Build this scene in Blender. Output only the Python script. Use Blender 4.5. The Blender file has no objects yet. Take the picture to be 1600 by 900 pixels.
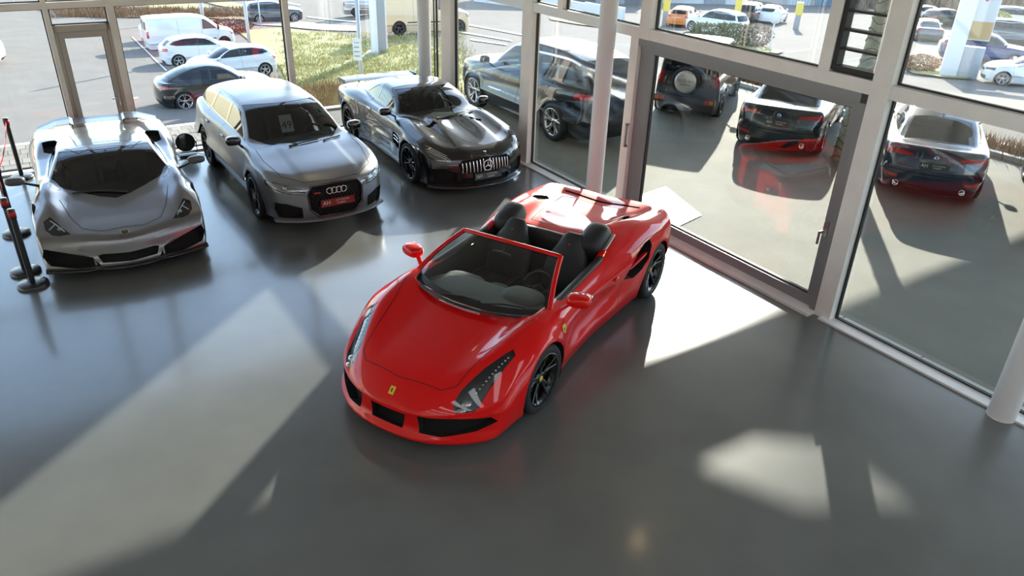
import bpy, bmesh, math, random
import numpy as np
from mathutils import Vector, Matrix
from mathutils.bvhtree import BVHTree
random.seed(7); np.random.seed(7)
SC = bpy.context.scene

# ------------------------------------------------------------------ camera (a person on the mezzanine, 4.4 m above the showroom floor)
CAM_H, F_PX, PITCH, ROLL = 4.377, 1173.5, math.radians(28.05), math.radians(1.908)
_fw = Vector((0, math.cos(PITCH), -math.sin(PITCH))); _r0 = Vector((1, 0, 0)); _d0 = _fw.cross(_r0)
CR = _r0 * math.cos(ROLL) - _d0 * math.sin(ROLL); CD = _r0 * math.sin(ROLL) + _d0 * math.cos(ROLL); CF = _fw
cam = bpy.data.cameras.new('camera'); cam.sensor_width = 36; cam.lens = F_PX / 1600 * 36; cam.clip_end = 600
co = bpy.data.objects.new('camera', cam); SC.collection.objects.link(co); SC.camera = co
co.matrix_world = Matrix(((CR.x, -CD.x, -CF.x, 0), (CR.y, -CD.y, -CF.y, 0), (CR.z, -CD.z, -CF.z, CAM_H), (0, 0, 0, 1)))

# ------------------------------------------------------------------ sky and low winter sun, ahead and to the right
SUN_AZ, SUN_EL = math.radians(15.), math.radians(21.)
W = bpy.data.worlds.new('sky'); SC.world = W; W.use_nodes = True
_nt = W.node_tree; _bg = _nt.nodes['Background']; _sk = _nt.nodes.new('ShaderNodeTexSky')
_sk.sky_type = 'NISHITA'; _sk.sun_disc = False; _sk.sun_elevation = SUN_EL; _sk.sun_rotation = SUN_AZ; _sk.air_density = 1.0; _sk.dust_density = .4; _sk.ozone_density = 2.0
_hs = _nt.nodes.new('ShaderNodeHueSaturation'); _hs.inputs['Saturation'].default_value = .85; _nt.links.new(_sk.outputs[0], _hs.inputs['Color']); _nt.links.new(_hs.outputs[0], _bg.inputs['Color']); _bg.inputs['Strength'].default_value = .52
_l = bpy.data.lights.new('sun', 'SUN'); _l.energy = 9.2; _l.angle = math.radians(.55); _l.color = (1, .92, .82)
_lo = bpy.data.objects.new('sun', _l); SC.collection.objects.link(_lo)
SUN = Vector((math.sin(SUN_AZ) * math.cos(SUN_EL), math.cos(SUN_AZ) * math.cos(SUN_EL), math.sin(SUN_EL)))
_lo.rotation_euler = SUN.to_track_quat('Z', 'Y').to_euler()

SC.view_settings.view_transform = 'Standard'; SC.view_settings.look = 'None'; SC.view_settings.gamma = 1; SC.view_settings.use_curve_mapping = False
SC.view_settings.exposure = 0.6
SC.cycles.max_bounces = 10; SC.cycles.transparent_max_bounces = 24; SC.cycles.caustics_reflective = False; SC.cycles.sample_clamp_indirect = 8
# ------------------------------------------------------------------ helpers
COL = bpy.context.scene.collection
PI = math.pi

def link(o, parent=None):
    COL.objects.link(o)
    if parent is not None: o.parent = parent
    return o

def tag(o, label=None, cat=None, group=None, kind=None):
    if label: o['label'] = label
    if cat: o['category'] = cat
    if group: o['group'] = group
    if kind: o['kind'] = kind
    return o

def empty(name, loc=(0, 0, 0), rz=0., scale=None):
    o = bpy.data.objects.new(name, None); COL.objects.link(o)
    o.empty_display_size = .2
    o.location = loc; o.rotation_euler = (0, 0, rz)
    if scale: o.scale = scale
    return o

def copy_tree(o, parent=None):
    c = o.copy(); COL.objects.link(c); c.parent = parent
    for ch in list(o.children):
        if ch.name in bpy.data.objects: copy_tree(ch, c)
    return c

_M = {}
def mat(name, col, rough=.5, metal=0., coat=0., spec=.5, var=0., vscale=6., bump=0., bscale=80., emis=None, coat_rough=.03):
    """principled material; var = procedural colour variation by noise, bump = fine relief"""
    if name in _M: return _M[name]
    m = bpy.data.materials.new(name); m.use_nodes = True
    nt = m.node_tree; b = nt.nodes['Principled BSDF']
    b.inputs['Base Color'].default_value = (*col, 1); b.inputs['Roughness'].default_value = rough
    b.inputs['Metallic'].default_value = metal; b.inputs['Coat Weight'].default_value = coat
    b.inputs['Coat Roughness'].default_value = coat_rough; b.inputs['Specular IOR Level'].default_value = spec
    if emis:
        b.inputs['Emission Color'].default_value = (*emis[0], 1); b.inputs['Emission Strength'].default_value = emis[1]
    if var or bump:
        tc = nt.nodes.new('ShaderNodeTexCoord')
        if var:
            n = nt.nodes.new('ShaderNodeTexNoise'); n.inputs['Scale'].default_value = vscale; n.inputs['Detail'].default_value = 6
            r = nt.nodes.new('ShaderNodeValToRGB')
            r.color_ramp.elements[0].position = .3; r.color_ramp.elements[1].position = .7
            r.color_ramp.elements[0].color = (*[max(0, c * (1 - var)) for c in col], 1)
            r.color_ramp.elements[1].color = (*[min(1, c * (1 + var)) for c in col], 1)
            nt.links.new(tc.outputs['Object'], n.inputs['Vector']); nt.links.new(n.outputs['Fac'], r.inputs['Fac'])
            nt.links.new(r.outputs['Color'], b.inputs['Base Color'])
        if bump:
            n2 = nt.nodes.new('ShaderNodeTexNoise'); n2.inputs['Scale'].default_value = bscale; n2.inputs['Detail'].default_value = 4
            bp = nt.nodes.new('ShaderNodeBump'); bp.inputs['Strength'].default_value = bump; bp.inputs['Distance'].default_value = .02
            nt.links.new(tc.outputs['Object'], n2.inputs['Vector']); nt.links.new(n2.outputs['Fac'], bp.inputs['Height'])
            nt.links.new(bp.outputs['Normal'], b.inputs['Normal'])
    _M[name] = m; return m

def glassmat(name, tint=(1, 1, 1), r0=.04, rough=0.):
    """thin pane: tinted see-through plus a mirror reflection that grows at grazing angles"""
    if name in _M: return _M[name]
    m = bpy.data.materials.new(name); m.use_nodes = True; nt = m.node_tree; nt.nodes.clear()
    o = nt.nodes.new('ShaderNodeOutputMaterial'); mx = nt.nodes.new('ShaderNodeMixShader')
    t = nt.nodes.new('ShaderNodeBsdfTransparent'); t.inputs['Color'].default_value = (*tint, 1)
    g = nt.nodes.new('ShaderNodeBsdfGlossy'); g.inputs['Roughness'].default_value = rough; g.inputs['Color'].default_value = (.95, .97, 1, 1)
    lw = nt.nodes.new('ShaderNodeLayerWeight'); lw.inputs['Blend'].default_value = .5
    p = nt.nodes.new('ShaderNodeMath'); p.operation = 'POWER'; p.inputs[1].default_value = 4.
    mu = nt.nodes.new('ShaderNodeMath'); mu.operation = 'MULTIPLY_ADD'; mu.inputs[1].default_value = 1 - r0; mu.inputs[2].default_value = r0
    nt.links.new(lw.outputs['Facing'], p.inputs[0]); nt.links.new(p.outputs[0], mu.inputs[0]); nt.links.new(mu.outputs[0], mx.inputs['Fac'])
    nt.links.new(t.outputs[0], mx.inputs[1]); nt.links.new(g.outputs[0], mx.inputs[2]); nt.links.new(mx.outputs[0], o.inputs['Surface'])
    _M[name] = m; return m

def mesh_obj(name, verts, faces, m, parent=None, smooth=True, normals=None):
    me = bpy.data.meshes.new(name)
    me.from_pydata([tuple(map(float, v)) for v in verts], [], [tuple(map(int, f)) for f in faces])
    me.materials.append(m)
    if smooth: me.shade_smooth()
    if normals is not None: me.normals_split_custom_set(normals)
    me.update()
    return link(bpy.data.objects.new(name, me), parent)

class MB:
    """collects shapes into one mesh"""
    def __init__(s): s.v = []; s.f = []; s.sm = []
    def add(s, v, f, smooth=False):
        n = len(s.v); s.v += [tuple(map(float, p)) for p in v]; s.f += [tuple(i + n for i in q) for q in f]; s.sm += [smooth] * len(f); return s
    def box(s, c, d, rz=0., M=None):
        x, y, z = d[0] / 2, d[1] / 2, d[2] / 2
        P = [(-x, -y, -z), (x, -y, -z), (x, y, -z), (-x, y, -z), (-x, -y, z), (x, -y, z), (x, y, z), (-x, y, z)]
        if M is not None: P = [tuple(M @ Vector(p)) for p in P]
        elif rz: P = [(p[0] * math.cos(rz) - p[1] * math.sin(rz), p[0] * math.sin(rz) + p[1] * math.cos(rz), p[2]) for p in P]
        P = [(p[0] + c[0], p[1] + c[1], p[2] + c[2]) for p in P]
        return s.add(P, [(0, 3, 2, 1), (4, 5, 6, 7), (0, 1, 5, 4), (1, 2, 6, 5), (2, 3, 7, 6), (3, 0, 4, 7)])
    def hexa(s, P):
        return s.add(P, [(0, 3, 2, 1), (4, 5, 6, 7), (0, 1, 5, 4), (1, 2, 6, 5), (2, 3, 7, 6), (3, 0, 4, 7)])
    def prism(s, poly, z0, z1):
        n = len(poly); v = [(p[0], p[1], z0) for p in poly] + [(p[0], p[1], z1) for p in poly]
        return s.add(v, [tuple(range(n))[::-1], tuple(range(n, 2 * n))] + [(i, (i + 1) % n, n + (i + 1) % n, n + i) for i in range(n)])
    def lathe(s, prof, n=32, axis='z', c=(0, 0, 0), arc=None, close=False):
        """prof = [(r, h)]"""
        a0, a1 = arc or (0, 2 * PI); full = arc is None; m = n if full else n + 1; k = len(prof)
        v = []
        for i in range(m):
            a = a0 + (a1 - a0) * i / n; ca, sa = math.cos(a), math.sin(a)
            for r, h in prof:
                p = (r * ca, r * sa, h) if axis == 'z' else ((r * ca, h, r * sa) if axis == 'y' else (h, r * ca, r * sa))
                v.append((p[0] + c[0], p[1] + c[1], p[2] + c[2]))
        f = []; kk = k if close else k - 1
        for i in range(n):
            j = (i + 1) % m
            for q in range(kk):
                q2 = (q + 1) % k
                a = (i * k + q, j * k + q, j * k + q2, i * k + q2)
                f.append(a if axis != 'y' else a[::-1])
        return s.add(v, f, True)
    def tube(s, pts, r, n=8, caps=True, flat=1.):
        pts = [Vector(p) for p in pts]; v = []; N = len(pts); up = None
        for i, p in enumerate(pts):
            t = (pts[min(i + 1, N - 1)] - pts[max(i - 1, 0)]).normalized()
            if up is None: up = Vector((0, 0, 1)) if abs(t.z) < .9 else Vector((1, 0, 0))
            a = t.cross(up)
            if a.length < 1e-5: a = t.cross(Vector((0, 1, 0)))
            a.normalize(); b = a.cross(t).normalized(); up = b
            rr = r[i] if isinstance(r, (list, tuple)) else r
            for k in range(n):
                w = 2 * PI * k / n; q = p + a * (rr * math.cos(w)) + b * (rr * flat * math.sin(w)); v.append(q)
        f = [(i * n + k, i * n + (k + 1) % n, (i + 1) * n + (k + 1) % n, (i + 1) * n + k) for i in range(N - 1) for k in range(n)]
        s.add(v, f, True)
        if caps: s.add(v[:n], [tuple(range(n))[::-1]]); s.add(v[-n:], [tuple(range(n))])
        return s
    def blob(s, c, r, e=2.6, n=14, m=9, M=None):
        """superellipsoid"""
        def pw(a): return math.copysign(abs(a) ** (2 / e), a)
        v = []; f = []
        for j in range(m + 1):
            t = -PI / 2 + PI * j / m
            for i in range(n):
                a = 2 * PI * i / n
                p = Vector((r[0] * pw(math.cos(t)) * pw(math.cos(a)), r[1] * pw(math.cos(t)) * pw(math.sin(a)), r[2] * pw(math.sin(t))))
                if M is not None: p = M @ p
                v.append((p[0] + c[0], p[1] + c[1], p[2] + c[2]))
        for j in range(m):
            for i in range(n):
                f.append((j * n + i, j * n + (i + 1) % n, (j + 1) * n + (i + 1) % n, (j + 1) * n + i))
        return s.add(v, f, True)
    def grid(s, P, smooth=True, flip=False):
        """P = rows of points"""
        h, w = len(P), len(P[0]); v = [p for r in P for p in r]
        f = [(j * w + i, j * w + i + 1, (j + 1) * w + i + 1, (j + 1) * w + i) for j in range(h - 1) for i in range(w - 1)]
        if flip: f = [q[::-1] for q in f]
        return s.add(v, f, smooth)
    def build(s, name, m, parent=None, loc=None):
        me = bpy.data.meshes.new(name); me.from_pydata(s.v, [], s.f); me.materials.append(m)
        me.polygons.foreach_set('use_smooth', s.sm); me.validate(); me.update()
        o = link(bpy.data.objects.new(name, me), parent)
        if loc is not None: o.location = loc
        return o

def text_obj(name, body, size, m, parent, M, extrude=.001, align='CENTER'):
    c = bpy.data.curves.new(name, 'FONT'); c.body = body; c.size = size; c.extrude = extrude
    c.align_x = align; c.align_y = 'CENTER'; c.resolution_u = 2
    o = bpy.data.objects.new(name, c); COL.objects.link(o)
    dg = bpy.context.evaluated_depsgraph_get(); me = bpy.data.meshes.new_from_object(o.evaluated_get(dg))
    COL.objects.unlink(o); bpy.data.objects.remove(o)
    me.materials.clear(); me.materials.append(m); me.name = name
    o = link(bpy.data.objects.new(name, me), parent); o.matrix_local = M
    return o

# ------------------------------------------------------------------ smooth bodies from fields
def cv(pts):
    """smooth curve through (x, value) points (monotone cubic), as a function"""
    p = sorted(pts); x = np.array([a[0] for a in p], float); y = np.array([a[1] for a in p], float)
    h = np.diff(x); d = np.diff(y) / h; m = np.zeros(len(x)); m[0] = d[0]; m[-1] = d[-1]
    for i in range(1, len(x) - 1):
        if d[i - 1] * d[i] > 0:
            w1, w2 = 2 * h[i] + h[i - 1], h[i] + 2 * h[i - 1]; m[i] = (w1 + w2) / (w1 / d[i - 1] + w2 / d[i])
    X = np.linspace(x[0], x[-1], 600); i = np.clip(np.searchsorted(x, X) - 1, 0, len(x) - 2); t = (X - x[i]) / h[i]
    Y = y[i] * (1 + 2 * t) * (1 - t) ** 2 + m[i] * h[i] * t * (1 - t) ** 2 + y[i + 1] * t * t * (3 - 2 * t) + m[i + 1] * h[i] * t * t * (t - 1)
    return lambda q: np.interp(q, X, Y)

def smax(a, b, k):
    h = np.maximum(k - np.abs(a - b), 0) / k
    return np.maximum(a, b) + h * h * k * .25
def smin(a, b, k): return -smax(-a, -b, k)
def bell(t, c, s): return np.exp(-((t - c) / s) ** 2)
def sstep(t, a, b):
    u = np.clip((t - a) / (b - a), 0, 1); return u * u * (3 - 2 * u)

def surface_nets(F, lo, hi, h):
    """mesh of F = 0 (inside negative), symmetric in y"""
    xs = np.arange(lo[0], hi[0] + h, h); ys = np.arange(h / 2, hi[1] + h, h); zs = np.arange(lo[2], hi[2] + h, h)
    X, Y, Z = np.meshgrid(xs, ys, zs, indexing='ij', sparse=True)
    V = F(X, Y, Z); V = np.concatenate([V[:, ::-1], V], 1); ys = np.concatenate([-ys[::-1], ys])
    S = V < 0
    c = [S[i:S.shape[0] - 1 + i, j:S.shape[1] - 1 + j, k:S.shape[2] - 1 + k] for i in (0, 1) for j in (0, 1) for k in (0, 1)]
    n = sum(a.astype(np.int8) for a in c); act = (n > 0) & (n < 8)
    idx = np.full(act.shape, -1, np.int32); I = np.argwhere(act); idx[act] = np.arange(len(I))
    acc = np.zeros((len(I), 3)); cnt = np.zeros(len(I))
    corn = [(i, j, k) for i in (0, 1) for j in (0, 1) for k in (0, 1)]
    for a in corn:
        for ax in range(3):
            if a[ax]: continue
            b = list(a); b[ax] = 1
            va = V[I[:, 0] + a[0], I[:, 1] + a[1], I[:, 2] + a[2]]; vb = V[I[:, 0] + b[0], I[:, 1] + b[1], I[:, 2] + b[2]]
            cr = (va < 0) != (vb < 0); t = np.where(cr, va / np.where(cr, va - vb, 1), 0)
            p = np.tile(np.array(a, float), (len(I), 1)); p[:, ax] += t
            acc += p * cr[:, None]; cnt += cr
    P = acc / cnt[:, None] + I
    P = np.stack([np.interp(P[:, 0], np.arange(len(xs)), xs), np.interp(P[:, 1], np.arange(len(ys)), ys), np.interp(P[:, 2], np.arange(len(zs)), zs)], 1)
    Q = []
    for ax in range(3):
        sl0 = [slice(None)] * 3; sl1 = [slice(None)] * 3; sl0[ax] = slice(0, -1); sl1[ax] = slice(1, None)
        A = S[tuple(sl0)]; B = S[tuple(sl1)]; E = np.argwhere(A != B)
        u, w = (ax + 1) % 3, (ax + 2) % 3
        ok = (E[:, u] > 0) & (E[:, w] > 0) & (E[:, u] < V.shape[u] - 1) & (E[:, w] < V.shape[w] - 1); E = E[ok]
        ins = A[tuple(E.T)]
        q = []
        for du, dw in ((-1, -1), (0, -1), (0, 0), (-1, 0)):
            e = E.copy(); e[:, u] += du; e[:, w] += dw; q.append(idx[tuple(e.T)])
        q = np.stack(q, 1); q[~ins] = q[~ins][:, ::-1]; Q.append(q)
    Q = np.concatenate(Q); Q = Q[(Q >= 0).all(1)]
    return P, Q

def grad(F, P, e=.004):
    g = np.empty_like(P)
    for k in range(3):
        d = np.zeros(3); d[k] = e
        a, b = P + d, P - d
        g[:, k] = (F(a[:, 0], a[:, 1], a[:, 2]) - F(b[:, 0], b[:, 1], b[:, 2])) / (2 * e)
    return g

def inpoly_v(x, y, poly):
    c = np.zeros(len(x), bool); j = len(poly) - 1
    for i in range(len(poly)):
        xi, yi = poly[i]; xj, yj = poly[j]
        if yi != yj: c ^= ((yi > y) != (yj > y)) & (x < (xj - xi) * (y - yi) / (yj - yi) + xi)
        j = i
    return c

def inpoly(p, poly):
    x, y = p; c = False; n = len(poly); j = n - 1
    for i in range(n):
        xi, yi = poly[i]; xj, yj = poly[j]
        if (yi > y) != (yj > y) and x < (xj - xi) * (y - yi) / (yj - yi) + xi: c = not c
        j = i
    return c

AX = {'x': (1, 2), 'y': (0, 2), 'z': (0, 1)}
class Shell:
    """a body skin that can be cut into panels along outlines seen from one axis"""
    def __init__(s, F, lo, hi, h):
        s.F = F; P, Q = surface_nets(F, lo, hi, h)
        for it in range(3):
            g = grad(F, P); v = F(P[:, 0], P[:, 1], P[:, 2]); P = P - g * np.clip(v / np.maximum((g * g).sum(1), .05), -h * .5, h * .5)[:, None]
        s.bvh = BVHTree.FromPolygons(P.tolist(), Q.tolist()); s.h = h
        s.A = P; s.V = P.tolist(); s.f = Q.tolist(); s.n = 0
        s.part = np.zeros(len(Q), np.int32); s.c = P[Q].mean(1); nn = np.cross(P[Q[:, 2]] - P[Q[:, 0]], P[Q[:, 3]] - P[Q[:, 1]])
        s.nr = nn / np.maximum(np.linalg.norm(nn, axis=1), 1e-12)[:, None]
    def _new(s, src, verts):
        s.f.append(verts); s.newp.append(s.part[src] if src < len(s.part) else s.newp[src - len(s.part)])
        s.newc.append(np.mean([s.V[i] for i in verts], 0)); s.newn.append(s.nr[src] if src < len(s.nr) else s.newn[src - len(s.nr)])
        return len(s.f) - 1
    def cut(s, poly, axis, pred=None, on=(0,), pid=None, mirror=False):
        """mark the skin inside the outline as a part of its own and return its id; pred(centre, normal) limits it to one side"""
        if pid is None: s.n += 1; pid = s.n
        a, b = AX[axis]; mg = s.h * 2.5; C = s.c
        x0, x1 = min(p[0] for p in poly) - mg, max(p[0] for p in poly) + mg; y0, y1 = min(p[1] for p in poly) - mg, max(p[1] for p in poly) + mg
        ok = np.isin(s.part, on) & (C[:, a] > x0) & (C[:, a] < x1) & (C[:, b] > y0) & (C[:, b] < y1)
        cand = [int(i) for i in np.flatnonzero(ok)]
        if pred is not None: cand = [i for i in cand if pred(Vector(C[i]), Vector(s.nr[i]))]
        s.newp, s.newc, s.newn = [], [], []
        K = 14
        def row(i): f = s.f[i]; return (f + [f[-1]] * (K - len(f)))[:K]
        if cand:
            FV = np.array([row(i) for i in cand]); n = len(poly)
            for e in range(n):
                p, q = poly[e], poly[(e + 1) % n]
                ex, ey = q[0] - p[0], q[1] - p[1]; ln = math.hypot(ex, ey)
                if ln < 1e-6: continue
                ex /= ln; ey /= ln
                if len(s.V) > len(s.A): s.A = np.concatenate([s.A, np.array(s.V[len(s.A):])])
                A = s.A; u, w = A[:, a] - p[0], A[:, b] - p[1]; T = (u * ex + w * ey); D = (u * ey - w * ex)
                D[np.abs(D) < 1e-6] = 0
                d, t = D[FV], T[FV]
                near = np.flatnonzero((d.min(1) < 0) & (d.max(1) > 0) & (t.max(1) > -1e-4) & (t.min(1) < ln + 1e-4))
                cache = {}; add = []
                for k in near:
                    f = s.f[cand[k]]; A_, B_ = [], []
                    for i in range(len(f)):
                        v, v2 = f[i], f[(i + 1) % len(f)]; dv, dw = D[v], D[v2]
                        if dv <= 0: A_.append(v)
                        if dv >= 0: B_.append(v)
                        if dv * dw < 0:
                            key = (min(v, v2), max(v, v2))
                            if key not in cache:
                                r = dv / (dv - dw); P, Q = s.V[v], s.V[v2]
                                s.V.append([P[m] + (Q[m] - P[m]) * r for m in range(3)]); cache[key] = len(s.V) - 1
                            A_.append(cache[key]); B_.append(cache[key])
                    if len(A_) < 3 or len(B_) < 3: continue
                    i0 = cand[k]; s.f[i0] = A_
                    cc = np.mean([s.V[i] for i in A_], 0)
                    if i0 < len(s.c): s.c[i0] = cc
                    else: s.newc[i0 - len(s.c)] = cc
                    FV[k] = row(i0); add.append(s._new(i0, B_))
                if add: cand += add; FV = np.concatenate([FV, np.array([row(i) for i in add])])
        if s.newp:
            s.part = np.concatenate([s.part, np.array(s.newp, np.int32)]); s.c = np.concatenate([s.c, np.array(s.newc)]); s.nr = np.concatenate([s.nr, np.array(s.newn)])
        if cand:
            ci = np.array(cand); s.part[ci[inpoly_v(s.c[ci][:, a], s.c[ci][:, b], poly)]] = pid
        if mirror:
            mp = [(p[0], -p[1]) if axis == 'z' else ((-p[0], p[1]) if axis == 'x' else p) for p in poly]
            pr = (lambda c, n: pred(Vector((c.x, -c.y, c.z)), Vector((n.x, -n.y, n.z)))) if pred else None
            return pid, s.cut(mp, axis, pr, on)
        return pid
    def mark(s, test, on=(0,), pid=None):
        """like cut, by a vectorised test(centres, normals)"""
        if pid is None: s.n += 1; pid = s.n
        s.part[np.isin(s.part, on) & test(s.c, s.nr)] = pid
        return pid
    def drop(s, pid): s.part[np.isin(s.part, pid if isinstance(pid, (tuple, list)) else (pid,))] = -1
    def make(s, pid, name, m, parent, depth=0., wall=True, zmin=None):
        """turn a part id (or several) into an object; depth pushes it inwards and adds the reveal around it"""
        ids = pid if isinstance(pid, (tuple, list, set)) else (pid,)
        F = np.flatnonzero(np.isin(s.part, ids))
        if zmin is not None: F = F[s.c[F][:, 2] > zmin]
        if not len(F): return None
        vs = {}; faces = []
        for i in F: faces.append([vs.setdefault(v, len(vs)) for v in s.f[i]])
        P = np.array([s.V[v] for v in vs]); N = grad(s.F, P, .006); N /= np.maximum(np.linalg.norm(N, axis=1), 1e-9)[:, None]
        verts = (P - N * depth).tolist(); nl = N.tolist(); nor = [nl[i] for f in faces for i in f]
        if depth and wall:
            cnt = {}
            for f in faces:
                for i in range(len(f)):
                    e = (f[i], f[(i + 1) % len(f)]); cnt[(min(e), max(e))] = cnt.get((min(e), max(e)), 0) + 1
            for f in list(faces):
                for i in range(len(f)):
                    a, b = f[i], f[(i + 1) % len(f)]
                    if cnt[(min(a, b), max(a, b))] == 1:
                        k = len(verts); verts += [P[b].tolist(), P[a].tolist(), verts[a], verts[b]]
                        nn = (Vector(P[a]) - Vector(P[b])).cross(Vector(verts[a]) - Vector(P[a]))
                        nn = nn.normalized() if nn.length > 1e-9 else Vector((0, 0, 1))
                        faces.append([k, k + 1, k + 2, k + 3]); nor += [tuple(nn)] * 4
        return mesh_obj(name, verts, faces, m, parent, True, nor)
    def hit(s, p2, axis, sgn=1, inside=None):
        """point on the skin under a 2d position looking along the axis (sgn = side looked at)"""
        a, b = AX[axis]; k = {'x': 0, 'y': 1, 'z': 2}[axis]
        o = [0, 0, 0]; o[a], o[b] = p2; o[k] = 6 * sgn; d = [0, 0, 0]; d[k] = -sgn
        h = s.bvh.ray_cast(Vector(o), Vector(d))
        return (h[0], h[1]) if h[0] is not None else (None, None)
    def drape(s, pts, axis, sgn, width, m, name, parent, lift=.0015, step=.03, closed=False, thick=0.):
        """a thin strip (shut line, trim) lying on the skin"""
        if closed: pts = list(pts) + [pts[0]]
        D = []
        for i in range(len(pts) - 1):
            p, q = pts[i], pts[i + 1]; n = max(1, int(math.hypot(q[0] - p[0], q[1] - p[1]) / step))
            D += [(p[0] + (q[0] - p[0]) * t / n, p[1] + (q[1] - p[1]) * t / n) for t in range(n)]
        D.append(pts[-1])
        H = [s.hit(p, axis, sgn) for p in D]; H = [h for h in H if h[0] is not None]
        if len(H) < 2: return None
        v = []; N = len(H)
        for i, (p, n) in enumerate(H):
            t = (H[min(i + 1, N - 1)][0] - H[max(i - 1, 0)][0])
            if t.length < 1e-6: t = Vector((1, 0, 0))
            t.normalize(); w = t.cross(n).normalized() * (width / 2)
            v += [p + w + n * lift, p - w + n * lift]
            if thick: v[-2:] = [p + w, p + w * .7 + n * thick, p - w * .7 + n * thick, p - w]
        k = 4 if thick else 2
        f = [(i * k + j, (i + 1) * k + j, (i + 1) * k + j + 1, i * k + j + 1) for i in range(N - 1) for j in range(k - 1)]
        return mesh_obj(name, v, f, m, parent, bool(thick))
def frame_at(p, n, up=(0, 0, 1)):
    """matrix with z along n, for lettering and badges set on a surface"""
    z = Vector(n).normalized(); x = Vector(up).cross(z)
    if x.length < 1e-5: x = Vector((1, 0, 0))
    x.normalize(); y = z.cross(x)
    return Matrix(((x.x, y.x, z.x, p[0]), (x.y, y.y, z.y, p[1]), (x.z, y.z, z.z, p[2]), (0, 0, 0, 1)))
# ------------------------------------------------------------------ the showroom: s runs along the right facade from the glass corner, n along the back facade
CORNER = Vector((-1.742, 16.059, 0)); E1 = Vector((.55528, -.83166, 0)); E2 = Vector((-.83166, -.55528, 0))
def B(s, n, z=0.): return CORNER + E1 * s + E2 * n + Vector((0, 0, z))
RZ = math.atan2(E1.y, E1.x)            # local x along s, local y along -n
def bb(mb, s0, s1, n0, n1, z0, z1):
    """box in building coordinates"""
    P = [B(s0, n1, z0), B(s1, n1, z0), B(s1, n0, z0), B(s0, n0, z0)]; Q = [p + Vector((0, 0, z1 - z0)) for p in P]
    return mb.hexa([tuple(p) for p in P] + [tuple(p) for p in Q])
def struct(name, mb, m, parent=None):
    o = mb.build(name, m, parent)
    if parent is None: o['kind'] = 'structure'
    return o
def sempty(name): o = empty(name); o['kind'] = 'structure'; return o

m_floor = mat('polished_resin_floor', (.10, .105, .105), .30, spec=.5, coat=.65, coat_rough=.13)
def _floor_nodes():
    nt = m_floor.node_tree; b = nt.nodes['Principled BSDF']; tc = nt.nodes.new('ShaderNodeTexCoord')
    n1 = nt.nodes.new('ShaderNodeTexNoise'); n1.inputs['Scale'].default_value = .9; n1.inputs['Detail'].default_value = 3; n1.inputs['Roughness'].default_value = .5
    n2 = nt.nodes.new('ShaderNodeTexNoise'); n2.inputs['Scale'].default_value = 3.; n2.inputs['Detail'].default_value = 3
    mp = nt.nodes.new('ShaderNodeMapping'); mp.inputs['Scale'].default_value = (1, 6, 1); n3 = nt.nodes.new('ShaderNodeTexNoise'); n3.inputs['Scale'].default_value = 3.; n3.inputs['Detail'].default_value = 8
    r = nt.nodes.new('ShaderNodeValToRGB'); r.color_ramp.elements[0].position = .25; r.color_ramp.elements[1].position = .8
    r.color_ramp.elements[0].color = (.105, .110, .108, 1); r.color_ramp.elements[1].color = (.150, .156, .150, 1)
    q = nt.nodes.new('ShaderNodeMapRange'); q.inputs['From Min'].default_value = .3; q.inputs['From Max'].default_value = .7; q.inputs['To Min'].default_value = .20; q.inputs['To Max'].default_value = .30
    ad = nt.nodes.new('ShaderNodeMath'); ad.operation = 'ADD'; hm = nt.nodes.new('ShaderNodeMath'); hm.operation = 'MULTIPLY'; hm.inputs[1].default_value = .5
    nt.links.new(tc.outputs['Object'], n1.inputs['Vector']); nt.links.new(tc.outputs['Object'], n2.inputs['Vector']); nt.links.new(tc.outputs['Object'], mp.inputs['Vector']); nt.links.new(mp.outputs[0], n3.inputs['Vector'])
    nt.links.new(n1.outputs['Fac'], r.inputs['Fac']); nt.links.new(r.outputs['Color'], b.inputs['Base Color'])
    nt.links.new(n2.outputs['Fac'], ad.inputs[0]); nt.links.new(n1.outputs['Fac'], ad.inputs[1]); nt.links.new(ad.outputs[0], hm.inputs[0]); nt.links.new(hm.outputs[0], q.inputs['Value']); b.inputs['Roughness'].default_value = .26
_floor_nodes()
m_post = mat('beige_anodised_frame', (.86, .77, .70), .45, .0, var=.06, vscale=3)
m_postR = mat('pale_grey_frame', (.86, .83, .80), .48, .0, var=.05, vscale=3)
m_frame = mat('dark_grey_frame', (.24, .245, .255), .4, .1)
m_doorf = mat('taupe_door_frame', (.46, .40, .34), .45, .0)
m_sill = mat('white_sill', (.82, .81, .80), .45, var=.03)
m_col = mat('white_column_paint', (.76, .76, .77), .5)
m_gask = mat('rubber_gasket', (.015, .015, .016), .6)
m_wall = mat('white_wall', (.72, .71, .70), .7, var=.03); m_ceil = mat('ceiling_white', (.70, .69, .68), .8)
g_pane = glassmat('facade_glass', (.93, .955, .94), .045)
m_steel = mat('brushed_steel', (.55, .55, .56), .3, 1.)

b = MB(); bb(b, -.02, 21, -.02, 16, -.35, 0); struct('floor', b, m_floor)
ROOF_Z = 5.55
b = MB()
def bpoly(pts, z0, z1): b.prism([tuple(B(s, n))[:2] for s, n in pts][::-1], z0, z1)
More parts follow.
